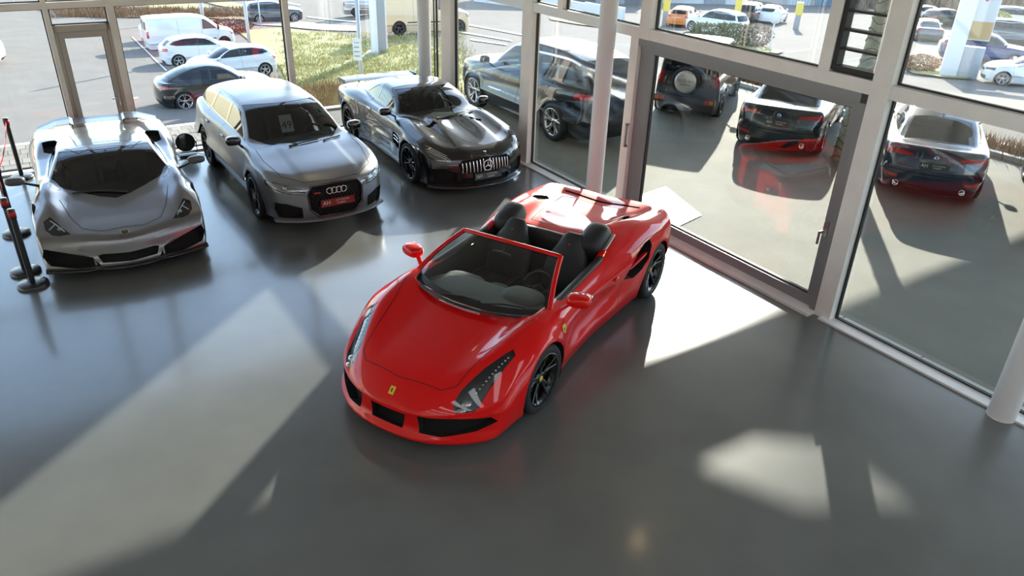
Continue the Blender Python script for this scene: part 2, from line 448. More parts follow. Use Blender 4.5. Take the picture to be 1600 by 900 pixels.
# roof slab with its overhang; an opening added in the unseen canopy is shaped to throw one sun patch
d_ = math.cos(SUN_EL) and Vector((SUN.x, SUN.y, 0)); _ds, _dn = SUN.dot(E1), SUN.dot(E2); _k = ROOF_Z / SUN.z
def lit(px_s, px_n): return (px_s + _ds * _k, px_n + _dn * _k)     # where a floor point's sun ray meets the roof plane
bpoly([(0, 16.4), (21, 16.4), (21, 0), (0, 0)], ROOF_Z, ROOF_Z + .3)
bpoly([(-.9, 16.4), (0, 16.4), (0, 2.2), (-.9, 1.3)], ROOF_Z, ROOF_Z + .3); bpoly([(0, 2.2), (0, -1.35), (-4.6, -6.6), (-4.6, -2.3)][::-1], ROOF_Z, ROOF_Z + .3)  # second piece: unseen wing added along the sun direction to shade the left floor
H0 = [lit(10.97, 3.30), lit(10.98, 2.50), lit(11.40, 1.95), lit(12.32, 2.0), lit(11.85, 2.90)]
_s0, _s1 = min(p[0] for p in H0) - .02, max(p[0] for p in H0) + .02; _n0, _n1 = min(p[1] for p in H0) - .02, max(p[1] for p in H0) + .02
struct('ceiling_and_shade_wing', b, m_ceil)
b = MB()
bpoly([(0, 0), (_s0, 0), (_s0, -17), (0, -17)], ROOF_Z, ROOF_Z + .04); bpoly([(_s1, 0), (5.2, 0), (5.2, -17), (_s1, -17)], ROOF_Z, ROOF_Z + .04)
bpoly([(_s0, 0), (_s1, 0), (_s1, _n1), (_s0, _n1)], ROOF_Z, ROOF_Z + .04); bpoly([(_s0, _n0), (_s1, _n0), (_s1, -17), (_s0, -17)], ROOF_Z, ROOF_Z + .04)
bpoly([H0[0], (_s0, _n1), (_s1, _n1), (_s1, H0[4][1]), H0[4]], ROOF_Z, ROOF_Z + .04)
bpoly([(_s0, _n1), H0[0], H0[1], H0[2], (_s0, _n0)], ROOF_Z, ROOF_Z + .04)
bpoly([H0[4], (_s1, H0[4][1]), (_s1, H0[3][1])], ROOF_Z, ROOF_Z + .04); bpoly([H0[2], H0[3], (_s1, _n0), (_s0, _n0)], ROOF_Z, ROOF_Z + .04)
bpoly([(5.2, 0), (21, 0), (21, -10.0), (5.2, -10.0)], ROOF_Z, ROOF_Z + .04)  # unseen strip added to cut the sky's reflection in the right floor
struct('unseen_canopy', b, m_ceil)

# walls out of view that close the room; the rear one has a band of louvred daylight windows
w = sempty('wall_rear'); b = MB(); bb(b, 20.8, 21, 0, 16, 0, 2.9); bb(b, 20.8, 21, 0, 16, 4.9, ROOF_Z); bb(b, 20.8, 21, 0, .6, 2.9, 4.9); bb(b, 20.8, 21, 15, 16, 2.9, 4.9); b.build('wall_panel', m_wall, w)
for k in range(9):
    b = MB(); bb(b, 20.82, 20.98, .6, 15, 3.0 + k * .21, 3.1 + k * .21); b.build('louvre_slat', m_frame, w)
b = MB(); bb(b, 0, 21, 15.9, 16.1, 0, ROOF_Z); struct('wall_left', b, m_wall)
b = MB(); bb(b, 15.1, 20.8, 2.5, 15.9, 2.45, 2.75); struct('mezzanine_floor', b, m_ceil)

def facade(name, side, posts, z_tr, top, bays, mp):
    """side 'r' along s at n=0, 'b' along n at s=0; posts = [(a, width)]"""
    W_ = sempty(name); D = .09
    def box(mb, a0, a1, z0, z1, d0=-D, d1=D):
        if side == 'r': bb(mb, a0, a1, -d1, -d0, z0, z1)
        else: bb(mb, -d1, -d0, a0, a1, z0, z1)
    for a, w_, m in posts:
        q = MB(); box(q, a - w_ / 2, a + w_ / 2, 2.6 if side == 'r' and 6 < a < 7 else 0, top, -.13, .05); q.build('post', m, W_)
    return W_, box

# ---- right facade
PR = [(.67, .40, m_post), (3.51, .28, m_post), (6.36, .20, m_postR), (9.93, .21, m_postR), (13.2, .2, m_postR), (16.4, .2, m_postR), (19.6, .2, m_postR)]
WR, boxR = facade('wall_right', 'r', PR, 2.72, ROOF_Z, None, m_postR)
edges = [.0] + [p[0] for p in PR] + [21.]
for i in range(len(edges) - 1):
    a0, a1 = edges[i] + .1, edges[i + 1] - .1
    if a1 - a0 < .3: continue
    q = MB(); boxR(q, a0 - .1, a1 + .1, 2.60, 2.74, -.12, .05); q.build('transom', m_sill if i < 2 else m_postR, WR)
    if i != 3:
        q = MB(); boxR(q, a0 - .1, a1 + .1, 0, .022, -.20, .05); q.build('sill', m_sill, WR)
for a in (4.37, 9.21):
    q = MB(); boxR(q, a - .07, a + .07, 2.74, ROOF_Z, -.1, .05); q.build('mullion', m_post if a < 5 else m_postR, WR)
q = MB(); boxR(q, 0, 21, ROOF_Z - .15, ROOF_Z, -.1, .05); q.build('head_rail', m_postR, WR)
def pane(parent, name, fn, a0, a1, z0, z1):
    q = MB(); fn(q, a0, a1, z0, z1, -.012, .0); return q.build(name, g_pane, parent)
def gasket(parent, fn, a0, a1, z0, z1, t=.016):
    q = MB()
    for x0, x1, y0, y1 in ((a0, a1, z0, z0 + t), (a0, a1, z1 - t, z1), (a0, a0 + t, z0, z1), (a1 - t, a1, z0, z1)): fn(q, x0, x1, y0, y1, -.03, .015)
    return q.build('gasket', m_gask, parent)
nwin = [0]
def window(fn, a0, a1, z0, z1):
    nwin[0] += 1; o = sempty('window_%d' % nwin[0]); pane(o, 'pane', fn, a0, a1, z0, z1); gasket(o, fn, a0, a1, z0, z1); return o
for a0, a1 in ((.06, .47), (.87, 3.37), (3.65, 6.10), (10.04, 13.1), (13.3, 16.3), (16.5, 19.5)):
    window(boxR, a0, a1, .022, 2.60)
for a0, a1 in ((.06, .47), (.87, 3.37), (3.65, 4.30), (4.44, 6.26), (6.46, 9.14), (10.04, 13.1), (13.3, 16.3), (16.5, 19.5)):
    window(boxR, a0, a1, 2.74, ROOF_Z - .15)
# louvred vent window with black bars
o = window(boxR, 9.28, 9.83, 2.74, ROOF_Z - .15); o['label'] = 'narrow vent window with black horizontal bars'
for x0, x1 in ((9.28, 9.34), (9.78, 9.83)):
    q = MB(); boxR(q, x0, x1, 2.76, ROOF_Z - .15, -.08, .03); q.build('vent_frame', m_gask if x0 < 9.5 else m_steel, o)
q = MB(); boxR(q, 9.30, 9.80, 2.76, 2.81, -.09, .03); q.build('vent_frame', m_gask, o)
for k in range(13):
    q = MB(); boxR(q, 9.33, 9.79, 2.97 + .19 * k, 2.995 + .19 * k, -.07, .03); q.build('vent_bar', m_gask, o)
# big glazed door in the right facade
d2 = sempty('door_2'); tagd = d2; d2['label'] = 'wide dark framed glass door in the right facade'
for nm, x0, x1, z0, z1, m in (('door_frame', 6.10, 6.26, .0, 2.60, m_postR), ('door_frame', 9.74, 9.83, .0, 2.60, m_frame), ('door_frame', 6.26, 9.83, 2.50, 2.60, m_frame)):
    q = MB(); boxR(q, x0, x1, z0, z1, -.12, .05); q.build(nm, m, d2)
for nm, x0, x1, z0, z1 in (('door_stile', 6.285, 6.54, .02, 2.50), ('door_stile', 9.64, 9.74, .02, 2.50), ('door_rail', 6.54, 9.64, .02, .16), ('door_rail', 6.54, 9.64, 2.42, 2.50)):
    q = MB(); boxR(q, x0, x1, z0, z1, -.07, .02); q.build(nm, m_frame, d2)
pane(d2, 'pane', boxR, 6.54, 9.64, .16, 2.42); gasket(d2, boxR, 6.54, 9.64, .16, 2.42)
q = MB(); boxR(q, 6.10, 9.83, -.0, .035, -.26, .05); q.build('threshold', m_postR, d2)
q = MB(); boxR(q, 9.66, 9.72, .95, 1.13, -.10, -.07); boxR(q, 9.655, 9.675, .99, 1.02, -.16, -.09); boxR(q, 9.655, 9.675, .86, 1.02, -.17, -.15); q.build('door_handle', m_steel, d2)
q = MB(); boxR(q, 6.22, 6.25, 1.05, 1.40, -.17, -.15); boxR(q, 6.22, 6.25, 1.05, 1.08, -.17, -.11); boxR(q, 6.22, 6.25, 1.37, 1.40, -.17, -.11); q.build('pull_handle', m_steel, d2)

# ---- back facade
PB = [(.24, .13, m_sill), (3.09, .10, m_post), (5.93, .11, m_post), (6.84, .07, m_post), (9.4, .1, m_post), (12.5, .1, m_post), (15.9, .1, m_post)]
WB, boxB = facade('wall_back', 'b', PB, 2.55, ROOF_Z, None, m_post)
edges = [0.] + [p[0] for p in PB]
for i in range(len(edges) - 1):
    a0, a1 = edges[i], edges[i + 1]
    q = MB(); boxB(q, a0, a1, 2.50, 2.60, -.10, .05); q.build('transom', m_post, WB)
    if i != 3: q = MB(); boxB(q, a0, a1, 0, .03, -.22, .05); q.build('sill', m_sill, WB)
q = MB(); boxB(q, 0, 16, ROOF_Z - .15, ROOF_Z, -.1, .05); q.build('head_rail', m_post, WB)
for a0, a1 in ((.03, .17), (.31, 3.04), (3.14, 5.87), (6.88, 9.35), (9.45, 12.45), (12.55, 15.85)):
    window(boxB, a0, a1, .03, 2.50); window(boxB, a0, a1, 2.60, ROOF_Z - .15)
window(boxB, 5.99, 6.80, 2.25, 2.50); window(boxB, 5.99, 6.80, 2.60, ROOF_Z - .15)
d1 = sempty('door_1'); d1['label'] = 'taupe framed glass exit door in the back facade'
for x0, x1, z0, z1 in ((5.98, 6.035, 0, 2.25), (6.755, 6.81, 0, 2.25), (5.98, 6.81, 2.15, 2.25)):
    q = MB(); boxB(q, x0, x1, z0, z1, -.10, .05); q.build('door_frame', m_doorf, d1)
for nm, x0, x1, z0, z1 in (('door_stile', 6.04, 6.115, .02, 2.145), ('door_stile', 6.675, 6.75, .02, 2.145), ('door_rail', 6.115, 6.675, 2.05, 2.145), ('door_rail', 6.115, 6.675, .02, .14)):
    q = MB(); boxB(q, x0, x1, z0, z1, -.085, .03); q.build(nm, m_doorf, d1)
pane(d1, 'pane', boxB, 6.115, 6.675, .14, 2.05); gasket(d1, boxB, 6.115, 6.675, .14, 2.05, .01)
q = MB(); boxB(q, 6.065, 6.085, .93, 1.12, -.10, -.085); boxB(q, 6.065, 6.19, 1.045, 1.065, -.15, -.13); boxB(q, 6.066, 6.084, 1.045, 1.065, -.15, -.09); q.build('door_handle', m_steel, d1)

# ---- round steel columns
for s, n, lab in ((.30, .42, 'white round column in the glass corner behind the black coupe'), (5.86, .36, 'white round column beside the tail of the red car'), (12.05, .20, 'white round column at the right edge of the frame')):
    T = empty('column', B(s, n)); tag(T, lab, 'column', 'white round steel columns')
    q = MB(); q.lathe([(.125, .0), (.125, ROOF_Z)], 36); q.build('shaft', m_col, T)
    q = MB(); q.lathe([(.0, .006), (.128, .006), (.13, 0)], 36); q.build('foot_plate', m_col if s > 9 else m_sill, T)

# ------------------------------------------------------------------ the ground outside: a forecourt level with the floor that falls away to a lower lot and road
def _ss(t, a, b_): u = np.clip((t - a) / (b_ - a), 0, 1); return u * u * (3 - 2 * u)
def tz(x, y):
    x = np.asarray(x, float); y = np.asarray(y, float)
    zR = -.2 - 2.7 * np.clip((y - 19) / 14, 0, 1) - .06 * np.maximum(0, y - 33); zL = -3.7 - .06 * (y - 30)
    w_ = _ss(x / np.maximum(y, 1.), -.06, -.30); return zR * (1 - w_) + zL * w_
_ts = np.concatenate([np.linspace(6, 60, 2000), np.linspace(60, 260, 2000)])
def at(px, py, lift=0.):
    """point of the terrain along a line of sight"""
    d = CR * ((px - 800) / F_PX) + CD * ((py - 450) / F_PX) + CF
    P = np.array((0, 0, CAM_H)) + _ts[:, None] * np.array(d); g = P[:, 2] - tz(P[:, 0], P[:, 1]); k = np.flatnonzero(g < 0)
    k = k[0] if len(k) else len(_ts) - 1
    a = g[k - 1] / (g[k - 1] - g[k]); q = P[k - 1] * (1 - a) + P[k] * a
    return Vector((q[0], q[1], q[2] + lift))
m_asph = mat('asphalt', (.22, .22, .19), .8, var=.10, vscale=1.3, bump=.25, bscale=90, spec=.25)
m_lot = mat('pale_lot_asphalt', (.225, .203, .180), .95, var=.07, vscale=.7, bump=.2, bscale=60, spec=.08)
m_road = mat('road_asphalt', (.32, .30, .27), .75, var=.06, vscale=.5, bump=.2, bscale=60)
m_grass = mat('winter_grass', (.34, .31, .12), .9, var=.35, vscale=3.5, bump=.6, bscale=30)
m_kerb = mat('kerb_concrete', (.62, .60, .55), .8, var=.08)
m_line = mat('road_paint', (.78, .77, .74), .6, var=.05)
# base terrain
xs_ = np.unique(np.concatenate([np.linspace(-110, -30, 21), np.linspace(-30, 40, 71), np.linspace(40, 140, 26)])); ys_ = np.unique(np.concatenate([np.linspace(-6, 60, 67), np.linspace(60, 190, 27)]))
P = [[(x, y, float(tz(x, y)) if y > 1 else float(tz(x, 1.))) for x in xs_] for y in ys_]
q = MB(); q.grid(P); o = q.build('ground', m_lot); o['kind'] = 'structure'
def drape_poly(name, px, m, lift=.03, step=1.2, world=False, kind='structure'):
    """a ground surface laid on the terrain, outline given by its corner points"""
    W2 = [Vector(p) if world else at(*p) for p in px]
    bm = bmesh.new(); f = bm.faces.new([bm.verts.new((p.x, p.y, 0)) for p in W2])
    x0, x1 = min(p.x for p in W2), max(p.x for p in W2); y0, y1 = min(p.y for p in W2), max(p.y for p in W2)
    for a, lo, hi in ((0, x0, x1), (1, y0, y1)):
        st = max(step, (hi - lo) / 40); k = lo + st
        while k < hi:
            co_ = [0, 0, 0]; co_[a] = k; no = [0, 0, 0]; no[a] = 1
            bmesh.ops.bisect_plane(bm, geom=bm.verts[:] + bm.edges[:] + bm.faces[:], plane_co=co_, plane_no=no); k += st
    bmesh.ops.triangulate(bm, faces=bm.faces[:])
    for v in bm.verts: v.co.z = float(tz(v.co.x, v.co.y)) + lift
    bm.normal_update()
    for f in bm.faces:
        if f.normal.z < 0: f.normal_flip()
    me = bpy.data.meshes.new(name); bm.to_mesh(me); bm.free(); me.materials.append(m); me.shade_smooth()
    o = link(bpy.data.objects.new(name, me))
    if kind: o['kind'] = kind
    return o
# forecourt beside the right facade, slightly below the floor
b = MB(); bpoly([(-2.0, -.0), (21, -.0), (21, -8.7), (-2.0, -8.7)], -1.5, -.12); o = b.build('forecourt', m_asph); o['kind'] = 'structure'
b = MB(); bpoly([(-.02, -.02), (21, -.02), (21, -.24), (-.02, -.24)], -.12, -.06); o = b.build('facade_kerb', m_kerb); o['kind'] = 'structure'
k_ = MB()
for i in range(21): bb(k_, i * 1.0 + .0, i * 1.0 + .012, -.245, -.015, -.12, -.058)
k_.build('kerb_joint', m_gask, o)
b = MB(); bpoly([(5.7, -.26), (6.95, -.26), (6.75, -1.15), (5.5, -1.55)], -.125, -.105); o = b.build('glare_slab', mat('glare_white', (.80, .79, .76), .45, var=.03)); o['kind'] = 'structure'  # added white slab that stands in for sun glare on the ground
# paved strip on the terrace behind the back facade with its retaining wall
PV = sempty('paved_terrace'); b = MB(); bpoly([(-1.62, -.2), (0, -.2), (0, 16), (-1.62, 16)], -.9, -.075); b.build('paving_bed', mat('bedding_sand', (.16, .15, .13), .95, var=.1), PV)
b = MB(); bpoly([(-1.80, -.2), (-1.62, -.2), (-1.62, 16), (-1.80, 16)], -5, -.03); b.build('retaining_wall', m_kerb, PV)
pm = [mat('paver_%d' % i, c, .8, var=.1, vscale=5) for i, c in enumerate(((.27, .245, .21), (.32, .29, .25), (.24, .22, .195)))]
pmesh = []
for i in range(3):
    b = MB(); b.box((0, 0, .03), (.282, .182, .06)); me_o = b.build('paver', pm[i], PV); pmesh.append(me_o.data); bpy.data.objects.remove(me_o)
rows = 5
for r in range(rows):
    for c in range(38):
        n_ = 3.9 + c * .19; s_ = -.15 - .15 - r * .288
        o = link(bpy.data.objects.new('paver', random.choice(pmesh)), PV)
        o.location = B(s_, n_ + .095 * (r % 2), -.075 + random.uniform(0, .008)); o.rotation_euler = (0, 0, RZ)

# ------------------------------------------------------------------ added fill light: rows of LED strips, out of view on the gallery ceiling
m_fill = mat('fill_panel', (1, 1, 1), .5, emis=((.97, .98, 1.0), 2.2))
for k in range(9):
    n_ = 1.2 + k * 1.7; T = empty('fill_strip_light', B(16.6, n_, ROOF_Z)); T.rotation_euler = (0, 0, RZ); tag(T, 'added LED fill strip on the ceiling above the gallery', 'lamp', 'added fill strips')
    q = MB(); q.box((0, 0, -.04), (7.0, .56, .08)); q.build('lamp_housing', m_col, T); q = MB(); q.box((0, 0, -.085), (6.9, .46, .012)); q.build('diffuser', m_fill, T)  # housing and diffuser of the added fill strip
# ------------------------------------------------------------------ car building blocks
m_tyre = mat('tyre_rubber', (.012, .012, .013), .75, bump=.15, bscale=220)
m_black = mat('black_plastic', (.012, .012, .013), .45)
m_gloss = mat('gloss_black', (.006, .006, .007), .12, coat=1.)
m_dark = mat('dark_void', (.004, .004, .004), .9)
m_liner = mat('arch_liner', (.008, .008, .009), .9)
m_rimblk = mat('rim_black', (.012, .012, .014), .22, .6, coat=.6)
m_rimgrey = mat('rim_grey', (.10, .10, .105), .28, .9)
m_rimsil = mat('rim_silver', (.55, .55, .56), .25, .9)
m_disc = mat('brake_disc', (.22, .22, .23), .35, .9)
m_calY = mat('caliper_yellow', (.75, .50, .02), .35)
m_calR = mat('caliper_grey', (.15, .15, .16), .35)
m_chrome = mat('chrome', (.75, .75, .76), .08, 1.)
m_alu = mat('satin_aluminium', (.50, .50, .51), .3, 1.)
m_leather = mat('black_leather', (.018, .018, .02), .5, bump=.2, bscale=120)
m_cabin = mat('cabin_trim', (.022, .022, .023), .7, bump=.1)
m_dash = mat('dashboard_grain', (.045, .047, .046), .6, bump=.1)
m_seam = mat('shut_line', (.004, .004, .004), .8)
m_lampin = mat('lamp_housing', (.02, .02, .022), .25, .3)
m_lens = mat('projector_lens', (.5, .53, .56), .05, .6, coat=1.)
m_lampchr = mat('lamp_reflector', (.62, .63, .65), .12, .9)
m_tail = mat('tail_light_red', (.42, .008, .010), .12, coat=1.)
m_orange = mat('indicator_orange', (.75, .22, .02), .15, coat=1.)
m_plate = mat('plate_black', (.02, .02, .021), .3, coat=.4)
m_platered = mat('plate_red', (.24, .018, .022), .3, coat=.4)
m_platetxt = mat('plate_lettering', (.62, .58, .52), .4)
m_wht = mat('white_print', (.8, .8, .8), .4)
g_car = glassmat('car_glass', (.17, .19, .19), .09)
g_cardark = glassmat('car_glass_dark', (.13, .15, .155), .05)
g_clear = glassmat('lamp_glass', (.90, .92, .93), .05)
g_screen = glassmat('windscreen_glass', (.62, .66, .64), .05)

def make_wheel(name, R, w, rimr, spokes, m_rim, m_cal=m_calR, twin=True, sw=.022, parent=None, loc=(0, 0, 0), left=True, hub=m_rimblk, dish=.30, detail=True):
    """wheel > tyre, rim, spoke..., brake_disc, caliper, hub_cap; outer face +y, turned for the right side"""
    W = empty(name, loc, 0 if left else PI); W.parent = parent
    t = MB(); h = w / 2
    t.lathe([(rimr - .012, -h * .86), (rimr + .004, -h * .93), (rimr + (R - rimr) * .5, -h), (R - .018, -h * .9), (R - .003, -h * .72), (R, -h * .3), (R, h * .3), (R - .003, h * .72),
             (R - .018, h * .9), (rimr + (R - rimr) * .5, h), (rimr + .004, h * .93), (rimr - .012, h * .86)], 40 if detail else 24, 'y')
    t.build('tyre', m_tyre, W)
    r = MB()
    r.lathe([(rimr - .008, h * .93), (rimr + .006, h * .95), (rimr + .006, h * .86), (rimr - .02, h * .80), (rimr - .035, h * .4), (rimr - .045, -h * .8), (rimr, -h * .9)], 40 if detail else 24, 'y')
    yo, yi = h * .86, h * (.86 - dish)
    r.lathe([(0, yi + .012), (.045, yi + .012), (.075, yi), (.08, yi - .04), (0, yi - .04)], 20, 'y')
    for k in range(spokes):
        a0 = 2 * PI * k / spokes + PI / 2
        for da in ((-.17, .17) if twin else (0,)):
            a1 = a0 + da * (1.15 if twin else 0); ab = a0 + da * .35
            P = []
            for rr, an, y, s in ((.05, ab, yi + .008, sw * 1.15), (rimr * .55, ab * .5 + a1 * .5, yi + (yo - yi) * .38, sw * .9), (rimr - .012, a1, yo, sw * .8)):
                c = Vector((rr * math.cos(an), y, rr * math.sin(an))); tt = Vector((-math.sin(an), 0, math.cos(an)))
                P.append([c + tt * s / 2 - Vector((0, .004, 0)), c + tt * s * .25, c - tt * s * .25, c - tt * s / 2 - Vector((0, .004, 0)), c - tt * s * .45 - Vector((0, .035, 0)), c + tt * s * .45 - Vector((0, .035, 0))])
            n = 6; v = [p for q in P for p in q]
            f = [(i * n + j, i * n + (j + 1) % n, (i + 1) * n + (j + 1) % n, (i + 1) * n + j) for i in range(2) for j in range(n)]
            r.add(v, f)
    r.build('rim', m_rim, W)
    if detail:
        d = MB(); d.lathe([(.08, yi - .09), (rimr * .78, yi - .09), (rimr * .78, yi - .12), (.08, yi - .12)], 32, 'y', close=True); d.build('brake_disc', m_disc, W)
        c = MB(); c.lathe([(rimr * .55, yi - .065), (rimr * .84, yi - .065), (rimr * .84, yi - .15), (rimr * .55, yi - .15)], 8, 'y', arc=(PI * .80, PI * 1.15), close=True); c.build('brake_caliper', m_cal, W)
        c = MB(); c.lathe([(0, yi + .018), (.026, yi + .018), (.03, yi + .01)], 16, 'y'); c.build('hub_cap', hub, W)
    else:
        d = MB(); d.lathe([(0, yi - .10), (rimr - .02, yi - .10)], 20, 'y'); d.build('brake_disc', m_dark, W)
    return W

def arch_liners(parent, axles, R, w_out, w_in, m=m_liner):
    for x, zc in axles:
        for sy in (1, -1):
            b = MB(); b.lathe([(R, sy * w_out), (R, sy * w_in), (.02, sy * w_in)], 18, 'y', c=(x, 0, zc), arc=(-.15 * PI, 1.15 * PI)); b.build('wheel_arch_liner', m, parent)

def circ(x, z, R, n=22, a0=-.5, a1=PI + .5):
    """arch outline open to the ground"""
    p = [(x + R * math.cos(a0 + (a1 - a0) * i / n), z + R * math.sin(a0 + (a1 - a0) * i / n)) for i in range(n + 1)]
    return [(p[0][0], 0.)] + p + [(p[-1][0], 0.)]

def mirror_unit(parent, p, size, m, side, tilt=0., stalk_to=None, m_stalk=m_black):
    sx, sy, sz = size
    b = MB(); b.blob(p, (sx / 2, sy / 2, sz / 2), 3.0, 16, 10, Matrix.Rotation(side * tilt, 3, 'Z')); o = b.build('mirror_housing', m, parent)
    g = MB(); q = Vector(p) - Vector((sx * .46, 0, 0)); g.blob(q, (.008, sy * .42, sz * .40), 3, 12, 6, Matrix.Rotation(side * tilt, 3, 'Z')); g.build('mirror_glass', m_chrome, o)
    if stalk_to is not None:
        s = MB(); s.tube([(p[0], p[1] - side * sy * .2, p[2] - sz * .2), stalk_to], [.022, .03], 8, True, .6); s.build('mirror_stalk', m_stalk, o)
    return o

def seat(parent, x, y, z, m=m_leather, h=.62, sport=True, w=.50):
    b = MB(); b.blob((x + .22, y, z + .02), (.30, w / 2, .10), 3.2)
    for s in (1, -1): b.blob((x + .2, y + s * w * .43, z + .06), (.26, .055, .10), 2.6, 10, 7)
    o = b.build('seat', m, parent)
    M = Matrix.Rotation(-.32, 3, 'Y')
    b = MB(); b.blob((x - .12, y, z + h * .5), (.075, w * .46, h * .52), 3.0, 16, 10, M)
    for s in (1, -1): b.blob((x - .07, y + s * w * .43, z + h * .42), (.09, .05, h * .36), 2.6, 10, 8, M)
    b.build('backrest', m, o)
    b = MB(); b.blob((x - .24, y, z + h * 1.05), (.06, w * .28, .12), 2.8, 12, 8, M); b.build('headrest', m, o)
    return o

def steering(parent, c, r=.18, tilt=.42):
    M = Matrix.Rotation(-tilt, 4, 'Y'); b = MB(); pts = []
    for i in range(25):
        a = 2 * PI * i / 24; pts.append(Vector(c) + (M @ Vector((0, r * math.cos(a), r * math.sin(a)))))
    b.tube(pts, .016, 7, False); b.blob(c, (.03, .06, .05), 2.5, 10, 6)
    for a in (0, PI, -PI / 2): b.tube([c, Vector(c) + (M @ Vector((0, r * math.cos(a), r * math.sin(a))))], .014, 6, False)
    b.tube([c, (c[0] + .25, c[1], c[2] - .09)], .03, 8)
    return b.build('steering_wheel', m_black, parent)

def wiper(parent, p, q, h=.012):
    b = MB(); b.tube([p, ((p[0] + q[0]) / 2, (p[1] + q[1]) / 2, (p[2] + q[2]) / 2 + .02), q], .009, 6)
    return b.build('wiper', m_black, parent)

def dealer_plate(parent, M, m=m_plate, w=.52, h=.11, front=True):
    b = MB(); b.box((0, 0, 0), (w, h, .012)); o = b.build('number_plate', m, parent); o.matrix_local = M
    text_obj('plate_lettering', 'AH', h * .78, m_platetxt, o, Matrix.Translation((-w * .33, 0, .007)))
    text_obj('plate_lettering', 'AUTOCENTER', h * .30, m_platetxt, o, Matrix.Translation((w * .14, h * .18, .007)))
    text_obj('plate_lettering', 'HEUBERG', h * .30, m_platetxt, o, Matrix.Translation((w * .10, -h * .2, .007)))
    return o
# ------------------------------------------------------------------ red open sports car
def build_spider(loc, rz, scale):
    T = empty('sports_car', loc, rz, scale)
    tag(T, 'red open-top sports car with black wheels alone in the middle of the floor', 'car')
    red = mat('red_paint', (.74, .001, .002), .5, 0., coat=.85, spec=.08)
    XF, XR, RF, RR = 1.325, -1.325, .345, .352
    ws = cv([(2.55, .70), (2.3, .85), (2.05, .92), (1.6, .96), (1.325, .958), (1.0, .945), (.6, .905), (.1, .89), (-.4, .925), (-.9, .968), (-1.325, .976), (-1.7, .955), (-2.0, .89), (-2.15, .84)])
    zs = cv([(2.4, .50), (2.0, .56), (1.325, .66), (.6, .64), (0, .66), (-.8, .74), (-1.325, .76), (-2.1, .72)])
    sec = cv([(-.65, -.10), (-.45, -.045), (-.25, -.008), (-.08, 0), (.04, -.004), (.12, -.03), (.2, -.085), (.28, -.17), (.4, -.36), (.6, -.7)])
    zc = cv([(2.5, .46), (2.36, .535), (2.2, .60), (2.0, .655), (1.6, .735), (1.27, .80), (1.0, .835), (.4, .875), (-.2, .92), (-.45, .97), (-.7, .985), (-1.1, .975), (-1.5, .945), (-1.9, .92), (-2.15, .90)])
    fb = cv([(2.4, 0), (2.15, .010), (1.8, .055), (1.45, .085), (1.2, .07), (.9, .035), (.6, .01), (.3, 0)])
    fy = cv([(2.4, .60), (1.9, .66), (1.4, .72), (.8, .78), (.3, .8)])
    rb = cv([(-.15, 0), (-.35, .02), (-.8, .03), (-1.25, .055), (-1.6, .045), (-1.9, .015), (-2.1, .0)])
    bt = cv([(-.30, 0), (-.42, .07), (-.55, .115), (-.8, .085), (-1.2, .035), (-1.6, 0)])
    by = cv([(-.3, .50), (-.8, .56), (-1.6, .62)])
    def F(x, y, z):
        a = np.abs(y)
        r1 = np.sqrt((x - XF) ** 2 + (z - RF) ** 2); r2 = np.sqrt((x - XR) ** 2 + (z - RR) ** 2)
        W = ws(x) + sec(z - zs(x)) + .014 * bell(r1, RF + .055, .05) + .012 * bell(r2, RR + .055, .05)
        dr = sstep(x, 1.05, .45) * sstep(x, -.75, -.2)
        W = W - .055 * dr * bell(z, .50, .15) - .02 * dr * bell(z, .30, .07) * -1.
        top = zc(x) + fb(x) * bell(a, fy(x), .155) + rb(x) * bell(a, .74, .16) + bt(x) * bell(a, by(x), .115)
        top = top - .012 * sstep(x, .9, 1.3) * bell(a, .36, .13)                      # shallow valley beside the raised bonnet centre
        top = top - .03 * sstep(x, -.5, -.9) * bell(a, .0, .30)                        # sunk engine cover
        top = top - .02 * sstep(x, -.9, -1.4) + .028 * sstep(x, -1.6, -1.9) * (a < 9)                            # rear lip
        f = smax(a - W, z - top, .07)
        nose = 2.425 - .34 * (a / .82) ** 2.6 - 1.55 * np.maximum(z - .37, 0) ** 1.35 + .055 * bell(z, .13, .07)
        f = smax(f, x - nose, .07)
        tail = -2.0 + .16 * (a / .85) ** 3 + .10 * sstep(z, .55, .25)
        f = smax(f, tail - x, .06)
        f = smax(f, .115 + .05 * sstep(x, -1.6, -2.1) - z, .04)
        C = smax(smax(np.abs(x - .36) - .80, a - (.69 - .03 * sstep(x, .2, -.4)), .08), .30 - z, .06)
        return smax(f, -C, .022)
    S = Shell(F, (-2.1, 0, .08), (2.6, 1.06, 1.15), .0185)
    # wheel openings, then panels
    for xa, r in ((XF, RF), (XR, RR)):
        for sg in (1, -1):
            p = S.cut(circ(xa, r, r + .032), 'y', lambda c, n, sg=sg: c.y * sg > .52 and c.z < .78)
            S.drop(p)
    def tub(c, n):
        a = np.abs(c[:, 1]); z = c[:, 2]
        return (a < .70) & (c[:, 0] > -.48) & (c[:, 0] < 1.2) & (z < .96) & (z > .25) & ((z < .5) & (a < .68) | (n[:, 2] < .55) & ((a < .64) | (n[:, 1] * c[:, 1] < 0)) | (z < .7) & (a < .66))
    tubid = S.mark(tub)
    up = lambda c, n: n.z > .25
    hood = S.cut([(2.20, -.42), (2.245, 0), (2.20, .42), (2.12, .52), (1.84, .57), (1.5, .64), (1.22, .74), (1.08, .78), (1.20, .5), (1.26, 0), (1.20, -.5), (1.08, -.78), (1.22, -.74), (1.5, -.64), (1.84, -.57), (2.12, -.52)], 'z', up)
    hl = S.cut([(2.262, .62), (2.225, .555), (2.12, .57), (1.90, .65), (1.62, .775), (1.65, .815), (1.93, .77), (2.10, .745), (2.21, .705)], 'z', lambda c, n: n.z > .2 and c.z > .42, on=(0, hood), mirror=True)
